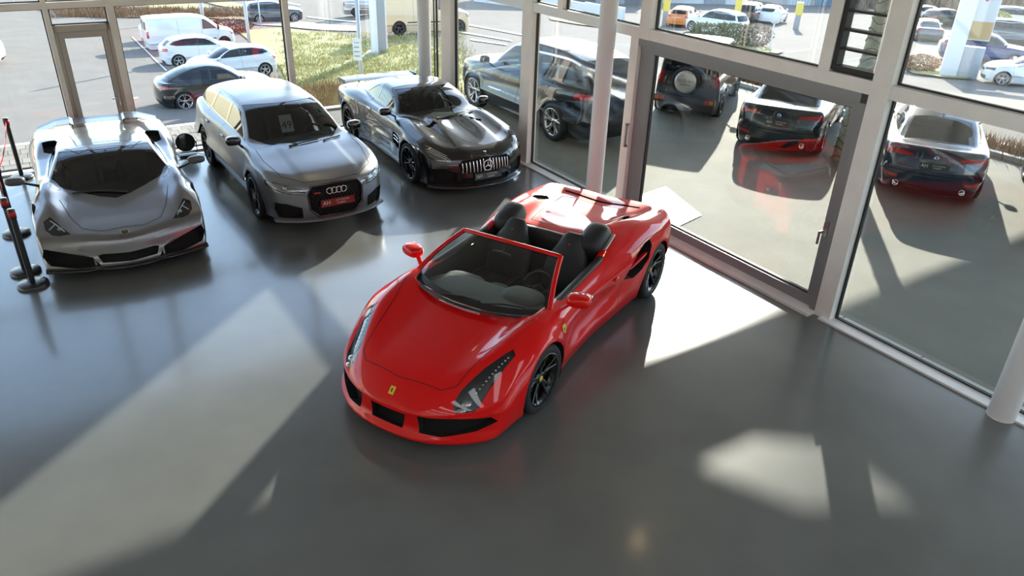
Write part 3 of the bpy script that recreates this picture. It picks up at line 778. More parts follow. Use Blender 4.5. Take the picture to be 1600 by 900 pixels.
    fr = lambda c, n: n.x > .3 and c.x > 1.6
    gr = S.cut([(.33, .205), (.305, .365), (.60, .375), (.84, .36), (.88, .30), (.76, .235), (.52, .195)], 'x', fr, mirror=True)
    gc = S.cut([(-.17, .205), (-.19, .345), (.19, .345), (.17, .205)], 'x', fr)
    side = lambda c, n: n.y > .2 and c.y > .5
    ik = S.cut([(-.46, .60), (-.58, .73), (-.72, .82), (-.92, .875), (-1.05, .875), (-1.07, .80), (-1.0, .66), (-.86, .575), (-.66, .545)], 'y', side, mirror=True)
    door = S.cut([(.92, .80), (.98, .60), (.93, .30), (.70, .20), (-.25, .20), (-.40, .34), (-.44, .62), (-.34, .90), (.0, .885), (.5, .845)], 'y', side, on=(0,), mirror=True)
    ev = S.cut([(-1.05, .53), (-1.28, .50), (-1.33, .56), (-1.14, .63), (-1.02, .62)], 'z', up, mirror=True)
    eng = S.cut([(-.56, -.34), (-.56, .34), (-1.05, .40), (-1.55, .46), (-1.62, .3), (-1.62, -.3), (-1.55, -.46), (-1.05, -.40)], 'z', up)
    slit = S.cut([(-1.72, -.52), (-1.70, 0), (-1.72, .52), (-1.76, .52), (-1.745, 0), (-1.76, -.52)], 'z', up)
    S.make(0, 'body', red, T); S.make(tubid, 'cockpit_tub', m_cabin, T)
    h = S.make(hood, 'hood', red, T)
    for pl in ([(2.20, -.42), (2.245, 0), (2.20, .42), (2.12, .52)], [(2.12, .52), (1.84, .57), (1.5, .64), (1.22, .74)], [(2.20, -.42), (2.12, -.52), (1.84, -.57), (1.5, -.64), (1.22, -.74)]):
        S.drape(pl, 'z', 1, .007, m_seam, 'shut_line', h)
    for i, pid in enumerate(hl):
        sg = 1 if i == 0 else -1
        b = S.make(pid, 'headlight', m_lampin, T, .035)
        S.make(pid, 'lamp_cover', g_clear, b)
        for xx, yy, rr in ((2.155, .65, .05),):
            p, n = S.hit((xx, yy * sg), 'z'); q = MB(); q.blob(p - n * .03, (rr, rr, .028), 2.2, 14, 8); q.build('projector', m_lens, b)
        q = MB()
        for k in range(11):
            t = k / 10; p, n = S.hit((2.06 - .36 * t, sg * (.685 + .09 * t)), 'z'); q.blob(p - n * .018, (.012, .012, .010), 2.2, 8, 5)
        q.build('led_row', m_lampchr, b)
        p, n = S.hit((2.205, sg * .63), 'z'); q = MB(); q.blob(p - n * .022, (.045, .05, .012), 2.4, 12, 6); q.build('reflector', m_lampchr, b)
        p, n = S.hit((2.2, sg * .62), 'z')
    for pid in gr:
        o = S.make(pid, 'air_intake', m_dark, T, .09)
    S.make(gc, 'centre_intake', m_dark, T, .08)
    for i, pid in enumerate(ik):
        sg = 1 if i == 0 else -1
        o = S.make(pid, 'side_intake', m_dark, T, .12)
        q = MB(); P = []
        for k in range(7):
            x = -.56 - .46 * k / 6; p, n = S.hit((x, .665 + .055 * k / 6), 'y', sg); P.append((x, p.y - sg * .045, .665 + .05 * k / 6))
        q.tube(P, [.012] + [.03] * 5 + [.02], 8, True, .55); q.build('intake_blade', red, o)
    for i, pid in enumerate(door):
        sg = 1 if i == 0 else -1
        d = S.make(pid, 'door', red, T)
        S.drape([(.92, .80), (.98, .60), (.93, .30), (.70, .20), (-.25, .20), (-.40, .34), (-.44, .58)], 'y', sg, .007, m_seam, 'shut_line', d)
        p, n = S.hit((-.27, .69), 'y', sg); q = MB(); q.blob(p + n * .008, (.055, .014, .022), 2.2, 12, 7); q.build('door_handle', red, d)
        # padded sill top and quarter glass stub
        q = MB(); P = [(x, sg * y, z) for x, y, z in ((.86, .745, .845), (.5, .735, .868), (.1, .725, .888), (-.25, .715, .91), (-.42, .69, .935))]
        q.tube(P, .045, 8, True, .55); q.build('door_top_trim', m_black, d)
    for pid in ev: S.make(pid, 'deck_vent', m_dark, T, .03)
    e = S.make(eng, 'engine_cover', red, T)
    S.drape([(-.56, -.34), (-.56, .34), (-1.05, .40), (-1.55, .46), (-1.62, .3), (-1.62, -.3), (-1.55, -.46), (-1.05, -.40)], 'z', 1, .007, m_seam, 'shut_line', e, closed=True)
    S.make(slit, 'spoiler_gap', m_dark, T, .03)
    S.drape([(-.62, .86), (-1.0, .90), (-1.6, .84)], 'y', 1, .006, m_seam, 'shut_line', T)
    # front splitter
    q = MB(); P = []
    for k in range(-14, 15):
        y = .84 * k / 14; x = 2.41 - .34 * (abs(y) / .82) ** 2.6; P.append([(x - .16, y, .125), (x + .02, y, .118), (x + .03, y, .135), (x - .05, y, .155)])
    q.grid(P, True); q.build('front_splitter', red, T)
    # badges
    p, n = S.hit((2.345, 0), 'z'); q = MB(); q.box((0, 0, .003), (.052, .074, .008)); o = q.build('hood_badge', mat('badge_yellow', (.75, .55, .05), .3), T); o.matrix_local = frame_at(p, n, (1, 0, 0)) 
    for sg in (1, -1):
        p, n = S.hit((.97, .715), 'y', sg); q = MB(); q.add([(-.035, .045, .004), (.035, .045, .004), (.035, -.01, .004), (0, -.05, .004), (-.035, -.01, .004)], [(0, 4, 3, 2, 1)]); o = q.build('shield_badge', _M['badge_yellow'], T); o.matrix_local = frame_at(p + n * .002, n)
        q = MB(); q.blob((0, -.002, .006), (.008, .022, .003), 2, 8, 5); q.build('shield_emblem', m_black, o)
    q = MB(); q.tube([(0, -.018, .008), (.004, .0, .008), (-.003, .016, .008)], .006, 6); o2 = q.build('badge_emblem', m_black, [c for c in T.children if c.name.startswith('hood_badge')][0])
    # windscreen: curved glass between cowl and header with red frame
    def wp(u, v):   # u -1..1 across, v 0 base .. 1 header
        yb, yh = .785, .575; xb = 1.285 - .27 * abs(u) ** 2.2; xh = .50 - .07 * abs(u) ** 2
        zb = .835 - .0 * abs(u); zh = 1.195 - .04 * abs(u) ** 2
        y = u * (yb + (yh - yb) * v); b = .035 * math.sin(PI * v)
        return (xb + (xh - xb) * v + b * .5, y, zb + (zh - zb) * v + b)
    q = MB(); q.grid([[wp(-1 + 2 * i / 20, j / 12) for i in range(21)] for j in range(13)]); wsn = q.build('windscreen', g_screen, T)
    q = MB(); q.grid([[wp(-1 + 2 * i / 20, .0 + .075 * j / 2) for i in range(21)] for j in range(3)]); q.grid([[wp(-1 + 2 * i / 20, .95 + .05 * j) for i in range(21)] for j in range(2)]); q.grid([[wp(-1 + .05 * i, j / 12) for i in range(2)] for j in range(13)]); q.grid([[wp(.95 + .05 * i, j / 12) for i in range(2)] for j in range(13)]); o = q.build('windscreen_band', m_black, wsn); o.location = (0, 0, .003)
    q = MB(); q.tube([wp(-1, v / 10) for v in range(11)] , [.034] + [.027] * 9 + [.03], 8, True, .8); q.tube([wp(1, v / 10) for v in range(11)], [.034] + [.027] * 9 + [.03], 8, True, .8); q.tube([wp(-1 + 2 * i / 16, 1.0) for i in range(17)], .034, 8, True, .55)
    q.build('windscreen_frame', red, wsn)
    q = MB(); q.blob((.62, 0, 1.10), (.02, .11, .03), 3); q.tube([(.62, 0, 1.11), (.56, 0, 1.16)], .012); q.build('rear_view_mirror', m_black, wsn)
    wiper(T, (1.22, .15, .855), wp(.75, .10)); wiper(T, (1.25, -.25, .855), wp(.20, .09))
    q = MB(); q.grid([[(1.30 - .25 * abs(i / 10) ** 2.2 - j * .03 + .055, .78 * i / 10, .842 - .004 * j) for i in range(-10, 11)] for j in range(3)]); q.build('cowl_panel', m_black, T)
    # cabin
    q = MB(); q.blob((.97, 0, .70), (.30, .70, .125), 3.4, 26, 12); q.blob((.80, .36, .775), (.20, .23, .075), 2.6, 18, 9); q.blob((.74, 0, .60), (.20, .16, .18), 3); q.build('dashboard', mat('pale_green_dash', (.13, .14, .12), .6, bump=.1), T)
    q = MB(); q.blob((.78, -.36, .755), (.17, .24, .045), 2.8, 16, 8); q.build('dash_pad', _M['pale_green_dash'], T)
    q = MB(); q.blob((.15, 0, .42), (.62, .10, .13), 4, 14, 8); q.build('centre_tunnel', m_cabin, T)
    steering(T, (.46, .36, .73))
    for y in (.36, -.36):
        q = MB(); q.blob((.22, y, .42), (.30, .25, .09), 3.2)
        for s_ in (1, -1): q.blob((.20, y + s_ * .215, .47), (.27, .055, .10), 2.6, 10, 7)
        st = q.build('seat', m_leather, T); q = MB(); R = []
        for t, w_, th in ((0, .22, .06), (.08, .25, .085), (.3, .265, .09), (.55, .255, .085), (.70, .20, .075), (.82, .15, .07), (.93, .125, .06), (1., .08, .035)):
            cx, cz = -.03 - .27 * t, .42 + .66 * t; row = []
            for k in range(21):
                a = 2 * PI * k / 20; c_, s2 = math.cos(a), math.sin(a)
                row.append((cx + th * (math.copysign(abs(s2) ** .8, s2)) + (.035 * abs(c_) ** 3 if s2 > -.2 else 0) * (1 - t), y + w_ * math.copysign(abs(c_) ** .75, c_), cz + .4 * th * s2))
            R.append(row)
        q.grid(R, True, True); q.add(R[-1][:20], [tuple(range(20))[::-1]]); q.build('backrest', m_leather, st)
        q = MB(); q.blob((-.185, y, .98), (.012, .014, .022), 2, 8, 5); q.build('headrest_emblem', m_tail, st)
    q = MB(); q.blob((-.40, 0, .74), (.07, .66, .24), 4, 16, 8); q.build('rear_bulkhead', m_leather, T)
    for sg in (1, -1):
        q = MB(); q.blob((-.44, sg * .54, .97), (.21, .15, .17), 3.0, 20, 12, Matrix.Rotation(.35, 3, 'Y')); o = q.build('roll_hoop', m_leather, T)
        q = MB(); q.tube([(-.30, sg * .685, .93), (-.42, sg * .70, 1.01), (-.56, sg * .69, 1.05)], .035, 8, True, .45); q.build('hoop_trim', m_alu, o)
    for sg in (1, -1):
        mirror_unit(T, (.80, sg * .985, .955), (.17, .24, .125), red, sg, .25, (.86, sg * .82, .83), red)
    # rear
    for sg in (1, -1):
        q = MB(); q.lathe([(0, .03), (.07, .028), (.085, .0)], 20, 'x'); o = q.build('tail_light', m_tail, T); o.location = (-1.985, sg * .66, .72); o.rotation_euler = (0, 0, PI)
        q = MB(); q.lathe([(.04, 0), (.045, .06), (.052, .06), (.052, 0)], 16, 'x'); o = q.build('exhaust_pipe', m_chrome, T); o.location = (-2.05, sg * .42, .38)
    q = MB(); q.box((-1.95, 0, .26), (.12, 1.4, .14)); q.build('diffuser', m_black, T)
    q = MB(); q.prism([(2.0, -.6), (2.0, .6), (-1.9, .7), (-1.9, -.7)], .118, .15); q.build('floor_pan', m_dark, T)
    arch_liners(T, [(XF, RF), (XR, RR)], .385, .93, .55)
    for xa, r, w, yo in ((XF, RF, .245, .955), (XR, RR, .305, .968)):
        for sg in (1, -1):
            make_wheel('wheel', r, w, .258, 5, m_rimblk, m_calY, True, .034, T, (xa, sg * (yo - w / 2), r), sg > 0, _M['badge_yellow'], .34)
    return T
# ------------------------------------------------------------------ closed cars
def car_field(sp):
    XF, XR, R = sp['XF'], sp['XR'], sp['R']
    ws, zs, sec, zc = cv(sp['ws']), cv(sp['zs']), cv(sp['sec']), cv(sp['zc'])
    zr, wg, zb = cv(sp['roof']), cv(sp['wg']), cv(sp['belt'])
    crown = sp.get('crown', .03); bump = sp.get('bump'); sidef = sp.get('side'); fl = sp.get('flare', .02); tum = sp.get('tumble', .38)
    nx, na, nw, npw, nsl = sp['nose']; tx, ta, tw, tpw, tsl = sp['tail']
    nsl, tsl = cv(nsl), cv(tsl); cwf, cwr = sp.get('curve', (.18, .12)); rc = sp.get('rcrown', .05)
    k1, kn, kg, ku = sp.get('k', (.07, .07, .07, .04)); zbot = sp.get('zb', .16); xm = sp.get('xmid', 0.); extra = sp.get('carve')
    Rf, Rr = sp.get('RR', (R, R)); rx0, rx1 = min(p[0] for p in sp['roof']), max(p[0] for p in sp['roof'])
    def F(x, y, z):
        a = np.abs(y)
        W = ws(x) + sec(z - zs(x))
        if fl:
            r1 = np.sqrt((x - XF) ** 2 + (z - Rf) ** 2); r2 = np.sqrt((x - XR) ** 2 + (z - Rr) ** 2)
            W = W + fl * (bell(r1, Rf + .05, .06) + bell(r2, Rr + .05, .06))
        if sidef: W = W + sidef(x, z)
        top = zc(x) - crown * (a / .9) ** 2.4
        if bump: top = top + bump(x, a)
        f = smax(a - W, z - top, k1)
        en = np.maximum(x - (nx - na * (a / nw) ** npw - nsl(z)), (tx + ta * (a / tw) ** tpw + tsl(z)) - x)
        f = smax(f, en, kn)
        f = smax(f, zbot - z, .04)
        c = cwf + (-cwr - cwf) * sstep(x, xm + .4, xm - .6)
        xe = x + c * a * a
        rt = zr(xe) - 2. * np.maximum(xe - rx1, 0) - 2. * np.maximum(rx0 - xe, 0) - rc * (a / .6) ** 2.4
        g = smax(a - (wg(x) - tum * (z - zb(x))), z - rt, kg)
        g = smax(smax(g, .5 - z, .02), en, kn)
        f = smin(f, g, ku)
        if extra: f = extra(f, x, y, a, z)
        return f
    return F

def closed_car(T, sp):
    """builds body, glazing, lamps and wheels; returns the shell for further details"""
    h = sp.get('h', .02); XF, XR, R = sp['XF'], sp['XR'], sp['R']; Rf, Rr = sp.get('RR', (R, R))
    paint = sp['paint']; F = car_field(sp)
    S = Shell(F, (sp['tail'][0] - .12, 0, sp.get('zb', .16) - .05), (sp['nose'][0] + .1, max(p[1] for p in sp['ws']) + .12, max(p[1] for p in sp['roof']) + .08), h)
    for xa, r in ((XF, Rf), (XR, Rr)):
        for sg in (1, -1):
            S.drop(S.cut(circ(xa, r, r + sp.get('gap', .035), 22 if h < .028 else 14), 'y', lambda c, n, sg=sg: c.y * sg > sp.get('track', .94) - .26 and n.z < .93))
    side = lambda c, n: n.y > .25 and c.y > .3
    fr = lambda c, n: n.x > .18 and c.x > XF - .1
    rear = lambda c, n: n.x < -.15 and c.x < XR + .45
    made = {}
    ids = {}
    # the line of the windscreen pillar, from the body itself
    zr, wg, zb = cv(sp['roof']), cv(sp['wg']), cv(sp['belt']); cwf = sp.get('curve', (.18, .12))[0]; rc = sp.get('rcrown', .05); tum = sp.get('tumble', .38)
    xs_ = np.linspace(max(p[0] for p in sp['roof']), sp.get('xmid', 0.) - .2, 400)
    def pillar(z):
        a = wg(xs_) - tum * (z - zb(xs_)); g = zr(xs_ + cwf * a * a) - rc * (np.maximum(a, 0) / .6) ** 2.4 - z
        k = np.flatnonzero(g > 0); k = k[0] if len(k) else -1
        return float(xs_[k]), float(a[k])
    up = lambda c, n: n.x > -.1 and n.z > .05 and c.z > sp.get('wsz', .7)
    xc, zb0, zh, xh = sp['windscreen']                 # base centre x, corner height, header height at the corner, header centre x
    E = [pillar(zb0 + (zh - zb0) * t / 5) for t in range(6)]; ins = sp.get('pillar', .045)
    half = [(x + ins * .35, a - ins) for x, a in E]; (bx, by), (hx, hy) = half[0], half[-1]
    base = [(xc - (xc - bx) * (t / 4) ** sp.get('basepow', 2.2), by * t / 4) for t in range(4)]; head = [(xh - (xh - hx) * (t / 4) ** 2, hy * t / 4) for t in range(3, -1, -1)]
    hp = base + half + head; poly = hp + [(x, -y) for x, y in hp[::-1] if abs(y) > 1e-6]
    ids['ws'] = S.cut(poly, 'z', up)
    if 'dlo' in sp:
        cl = lambda P, d: [(min(x, pillar(z)[0] - d), z) for x, z in P]
        ids['dlo'] = S.cut(cl(sp['dlo'], .05), 'y', side, mirror=True)
        ids['win'] = [S.cut(cl(w, .085), 'y', side, on=ids['dlo'], mirror=True) for w in sp['win']]
    if sp.get('rearglass'): ids['rg'] = S.cut(sp['rearglass'], sp.get('rgaxis', 'z'), lambda c, n: n.x < -.08 and c.z > sp.get('rgz', .85))
    feats = []
    for nm, poly, ax, where, m, dep, sym in sp.get('cuts', ()):
        pr = {'front': fr, 'rear': rear, 'side': side, 'top': lambda c, n: n.z > .25}[where]
        feats.append((nm, S.cut(poly, ax, pr, on=(0,) if where != 'any' else (0,), mirror=sym), m, dep))
    body = S.make(0, 'body', paint, T)
    if h < .03: S.make(0, 'cabin_lining', m_cabin, T, .022, False, zb0 - .25)
    gl = sp.get('glass', g_car)
    if 'dlo' in sp:
        for i, p in enumerate(ids['dlo']):
            o = S.make(p, 'window_surround', sp.get('dlomat', m_gloss), T, .003, False)
            for w in ids['win']: S.make(w[i], 'side_window', gl, o or T, .006, False)
    o = S.make(ids['ws'], 'windscreen', sp.get('wsglass', gl), T, .004, False); made['ws'] = o
    if sp.get('rearglass'): made['rg'] = S.make(ids['rg'], 'rear_window', gl, T, .004, False)
    for nm, p, m, dep in feats:
        for q in (p if isinstance(p, tuple) else (p,)):
            o = S.make(q, nm, m, T, dep); made.setdefault(nm, []).append(o)
            if nm == 'headlight' and o: S.make(q, 'lamp_cover', g_clear, o)
    for nm, pts, ax, sg, w, m in sp.get('lines', ()):
        for k in ((1, -1) if sg == 0 else (sg,)):
            S.drape(pts if not (sg == 0 and ax == 'z' and k < 0) else [(p[0], -p[1]) for p in pts], ax, k if ax != 'z' else 1, w, m, nm, T, closed=False)
    yo = sp.get('track', .94); wl = sp.get('wheel', {})
    det = wl.get('detail', h < .028)
    proto = None
    arch_liners(T, [(XF, Rf), (XR, Rr)], max(Rf, Rr) + .045, yo - .02, yo - .36)
    for xa, r in ((XF, Rf), (XR, Rr)):
        for sg in (1, -1):
            w = wl.get('w', .24)
            if proto is None or r != proto[1]:
                o = make_wheel('wheel', r, w, r * wl.get('rim', .75), wl.get('n', 5), wl.get('m', m_rimsil), wl.get('cal', m_calR), wl.get('twin', True), wl.get('sw', .03), T, (xa, sg * (yo - w / 2), r), sg > 0, wl.get('hub', m_rimblk), wl.get('dish', .30), det); proto = (o, r)
            else:
                o = copy_tree(proto[0], T); o.location = (xa, sg * (yo - w / 2), r); o.rotation_euler = (0, 0, 0 if sg > 0 else PI)
    q = MB(); q.prism([(XF + .6, -.55), (XF + .6, .55), (XR - .6, .55), (XR - .6, -.55)], sp.get('zb', .16) + .01, sp.get('zb', .16) + .04); q.build('floor_pan', m_dark, T)
    for sg in (1, -1):
        if 'mirror' in sp:
            p, size = sp['mirror']; q, n = S.hit((p[0] + .05, p[2] - size[2] * .75), 'y', sg); q = q if q is not None else Vector((p[0] + .05, sg * (p[1] - size[1] * .8), p[2] - .08))
            mirror_unit(T, (p[0], sg * p[1], p[2]), size, sp.get('mirmat', paint), sg, .15, tuple(q))
    if sp.get('cabin'):
        xs, zsz, yy = sp['cabin']
        for y in (yy, -yy): seat(T, xs, y, zsz, h=.60)
        dx, dz, dw = xc - .42, zb0 - .14, min(.68, by - .06); q = MB(); q.blob((dx, 0, dz), (.30, dw, .10), 3.2, 20, 10); q.blob((dx - .12, yy, dz + .06), (.16, .2, .06), 2.6, 12, 7); q.build('dashboard', m_dash, T)
        steering(T, (dx - .38, yy, dz))
        q = MB(); q.box((xs + .1, 0, zsz - .10), (2.0, 1.3, .03)); q.build('cabin_floor', m_cabin, T)
        if sp.get('rearseat', True):
            q = MB(); q.blob((xs - .95, 0, zsz + .3), (.12, .62, .34), 3.4, 16, 9); q.blob((xs - .72, 0, zsz), (.25, .62, .10), 3.4, 16, 9); q.build('rear_bench', m_leather, T)
    return S, made

SEC = [(-.75, -.10), (-.5, -.05), (-.3, -.015), (-.12, 0), (.02, 0), (.12, -.012), (.22, -.045), (.32, -.10), (.45, -.22), (.7, -.5)]

def wiper_on(S, T, a, b):
    pts = []
    for t in range(9):
        p, n = S.hit((a[0] + (b[0] - a[0]) * t / 8, a[1] + (b[1] - a[1]) * t / 8), 'z')
        if p is not None: pts.append(p + n * .014)
    q = MB(); q.tube(pts, [.014] + [.010] * (len(pts) - 1), 6); return q.build('wiper', m_black, T)

def ring(c, R, r, n=24, axis=0):
    pts = [(c[0], c[1] + R * math.cos(2 * PI * i / n), c[2] + R * math.sin(2 * PI * i / n)) for i in range(n + 1)]
    return pts

def build_wagon(loc, rz, scale):
    T = empty('estate_car', loc, rz, scale)
    tag(T, 'matte grey estate car with a red dealer plate, second from the left', 'car')
    paint = mat('matte_grey_paint', (.30, .31, .33), .33, .8, spec=.5)
    XF, XR = 1.4575, -1.4575
    sp = dict(XF=XF, XR=XR, R=.362, h=.0195, paint=paint, glass=g_car, wsglass=glassmat('tinted_screen', (.34, .37, .37), .05),
        ws=[(2.5, .60), (2.25, .80), (1.95, .895), (1.4575, .945), (1.0, .925), (.3, .915), (-.6, .92), (-1.4575, .945), (-2.0, .90), (-2.4, .84), (-2.6, .78)],
        zs=[(2.4, .62), (1.4575, .72), (0, .74), (-1.5, .78), (-2.5, .78)], sec=SEC,
        zc=[(2.5, .70), (2.36, .765), (2.1, .84), (1.6, .925), (1.2, .985), (.9, 1.0), (-1.5, 1.03), (-2.4, 1.04), (-2.6, 1.0)],
        bump=lambda x, a: .018 * sstep(x, .9, 1.3) * sstep(a, .50, .38) * sstep(x, 2.5, 2.1) + .012 * bell(a, .80, .10) * sstep(x, 2.3, 1.5),
        side=lambda x, z: -.02 * bell(z, .52, .10) * sstep(x, 1.2, .8) * sstep(x, -1.3, -.8) + .02 * bell(z, .26, .06) * sstep(x, 1.2, .9) * sstep(x, -1.2, -.9),
        nose=(2.47, .30, .85, 2.6, [(.1, .10), (.25, .02), (.45, 0), (.62, .005), (.72, .05), (.85, .25), (1.2, .8)]), tail=(-2.56, .16, .85, 3, [(.1, .10), (.4, 0), (.8, .03), (1.0, .06), (1.5, .4)]),
        roof=[(1.6, .80), (1.25, .96), (1.0, 1.09), (.6, 1.29), (.3, 1.405), (0, 1.45), (-.5, 1.465), (-1.2, 1.445), (-1.8, 1.385), (-2.1, 1.31), (-2.3, 1.15), (-2.5, .98), (-2.6, .85)],
        wg=[(1.6, .80), (.9, .80), (-1.2, .81), (-2.0, .775), (-2.5, .70)], belt=[(1.5, .96), (-2.5, 1.02)], tumble=.42, curve=(.30, .12), rcrown=.055, xmid=-.3, zb=.16, flare=.022,
        dlo=[(.93, 1.005), (.62, 1.20), (.36, 1.335), (.1, 1.385), (-.5, 1.405), (-1.2, 1.385), (-1.8, 1.325), (-2.05, 1.22), (-2.18, 1.09), (-1.7, 1.06), (-.5, 1.035)],
        win=[[(.80, 1.035), (.58, 1.195), (.34, 1.315), (.1, 1.36), (-.28, 1.375), (-.33, 1.055)], [(-.42, 1.06), (-.39, 1.375), (-1.12, 1.365), (-1.28, 1.08)], [(-1.38, 1.085), (-1.24, 1.36), (-1.78, 1.30), (-2.0, 1.2), (-2.09, 1.10)]],
        windscreen=(1.34, 1.03, 1.37, .27), wsz=.9,
        rearglass=[(-.55, 1.06), (-.5, 1.30), (.5, 1.30), (.55, 1.06)], rgaxis='x', rgz=1.0,
        cuts=[('headlight', [(.44, .595), (.43, .675), (.60, .715), (.80, .765), (.90, .775), (.89, .70), (.74, .63), (.60, .60)], 'x', 'front', mat('lamp_bowl', (.30, .31, .33), .15, .8), .03, True),
              ('grille', [(-.36, .70), (0, .715), (.36, .70), (.42, .60), (.40, .36), (.28, .235), (-.28, .235), (-.40, .36), (-.42, .60)], 'x', 'front', m_dark, .035, False),
              ('air_intake', [(.50, .235), (.51, .40), (.70, .465), (.83, .47), (.84, .36), (.80, .24)], 'x', 'front', m_dark, .05, True),
              ('tail_light', [(.35, .80), (.35, .95), (.9, .98), (.9, .82)], 'x', 'rear', m_tail, .0, True)],
        lines=[('shut_line', [(1.10, .99), (1.0, .75), (.98, .35)], 'y', 0, .007, m_seam), ('shut_line', [(-.36, 1.02), (-.40, .70), (-.38, .32)], 'y', 0, .007, m_seam), ('shut_line', [(-1.35, 1.05), (-1.28, .80), (-1.02, .60), (-.98, .34)], 'y', 0, .007, m_seam),
               ('shut_line', [(2.33, -.42), (2.38, 0), (2.33, .42)], 'z', 1, .008, m_seam), ('shut_line', [(2.33, .42), (2.10, .68), (1.6, .77), (1.2, .765)], 'z', 0, .008, m_seam), ('roof_rail', [(.3, .635), (-.6, .645), (-1.9, .60)], 'z', 0, .03, mat('satin_rail', (.30, .30, .31), .3, .9))],
        track=.955, wheel=dict(w=.28, rim=.77, n=5, m=m_rimgrey, sw=.034, cal=m_calR, dish=.26), mirror=((.82, .985, 1.055), (.16, .23, .14)), mirmat=m_gloss, cabin=(-.20, .55, .37))
    S, P = closed_car(T, sp)
    for i, o in enumerate(P['headlight']):
        sg = 1 if i == 0 else -1
        for y, z, r in ((.57, .655, .036), (.70, .69, .036)):
            p, n = S.hit((y * sg, z), 'x', 1); q = MB(); q.blob(p - n * .03, (.03, r, r), 2.2, 12, 8); q.build('projector', m_lens, o)
        q = MB(); pp = []
        for y, z in ((.46, .61), (.60, .618), (.74, .65), (.86, .71), (.88, .75)):
            p, n = S.hit((y * sg, z), 'x', 1)
            if p is not None: pp.append(p - n * .012)
        q.tube(pp, .011, 6); q.build('led_strip', m_lampchr, o)
    # grille lattice, frame, rings, plate
    g = P['grille'][0]; q = MB()
    for k in range(-9, 10):
        for s in (1, -1):
            pts = [(k * .05 + s * t * .30, .24 + t * .46) for t in [j / 10 for j in range(11)]]
            pts = [p for p in pts if abs(p[0]) < .385 - .1 * max(0, (.36 - p[1]) / .12) and p[1] < .70]
            if len(pts) > 1:
                R = []
                for p in pts:
                    hh, n = S.hit(p, 'x', 1)
                    if hh is not None: R.append(hh - n * .012)
                if len(R) > 1: q.tube(R, .006, 4, False)
    tag(q.build('grille_lattice', m_black, g), kind='stuff')
    S.drape([(-.36, .70), (0, .715), (.36, .70), (.42, .60), (.40, .36), (.28, .235), (-.28, .235), (-.40, .36), (-.42, .60)], 'x', 1, .03, m_gloss, 'grille_frame', g, closed=True, thick=.014)
    p, n = S.hit((0, .615), 'x', 1)
    for k in range(4):
        q = MB(); q.tube(ring((p.x + .012, (k - 1.5) * .072, .62), .045, .008), .0075, 8, False); q.build('ring_emblem', m_chrome, g)
    p, n = S.hit((0, .45), 'x', 1)
    dealer_plate(T, frame_at((p.x + .02, 0, .445), (1, 0, .06)), m_platered)
    q = MB(); q.box((p.x + .012, -.30, .62), (.01, .10, .022)); q.build('model_badge', m_tail, g)
    q = MB(); P2 = []
    for k in range(-14, 15):
        y = .86 * k / 14; x = 2.42 - .29 * (abs(y) / .85) ** 2.6; P2.append([(x - .12, y, .165), (x + .045, y, .165), (x + .05, y, .18), (x - .03, y, .20)])
    q.grid(P2); q.build('front_splitter', mat('splitter_satin', (.22, .22, .23), .3, .7), T)
    wiper_on(S, T, (1.28, .28), (1.10, .62)); wiper_on(S, T, (1.31, -.28), (1.20, .22))
    for sg in (1, -1):
        for x, z in ((-.22, .86), (-1.12, .89)):
            p, n = S.hit((x, z), 'y', sg); q = MB(); q.blob(p + n * .012, (.10, .016, .016), 2.6, 12, 6); q.build('door_handle', paint, T)
    # price card hanging inside the windscreen
    o = MB(); o.box((0, 0, 0), (.20, .28, .004)); c = o.build('price_card', mat('card_white', (.80, .80, .78), .5), T); c.matrix_local = frame_at((.62, -.08, 1.16), (1, 0, .55))
    text_obj('card_number', '49', .17, m_black, c, Matrix.Translation((0, -.03, .004)))
    q = MB(); q.blob((.42, 0, 1.30), (.03, .12, .035), 3); q.build('rear_view_mirror', m_black, T)
    p, n = S.hit((-1.95, 0), 'z'); q = MB(); q.blob((p.x, 0, p.z + .02), (.08, .02, .035), 2.2, 10, 6); q.build('roof_antenna', paint, T)
    return T
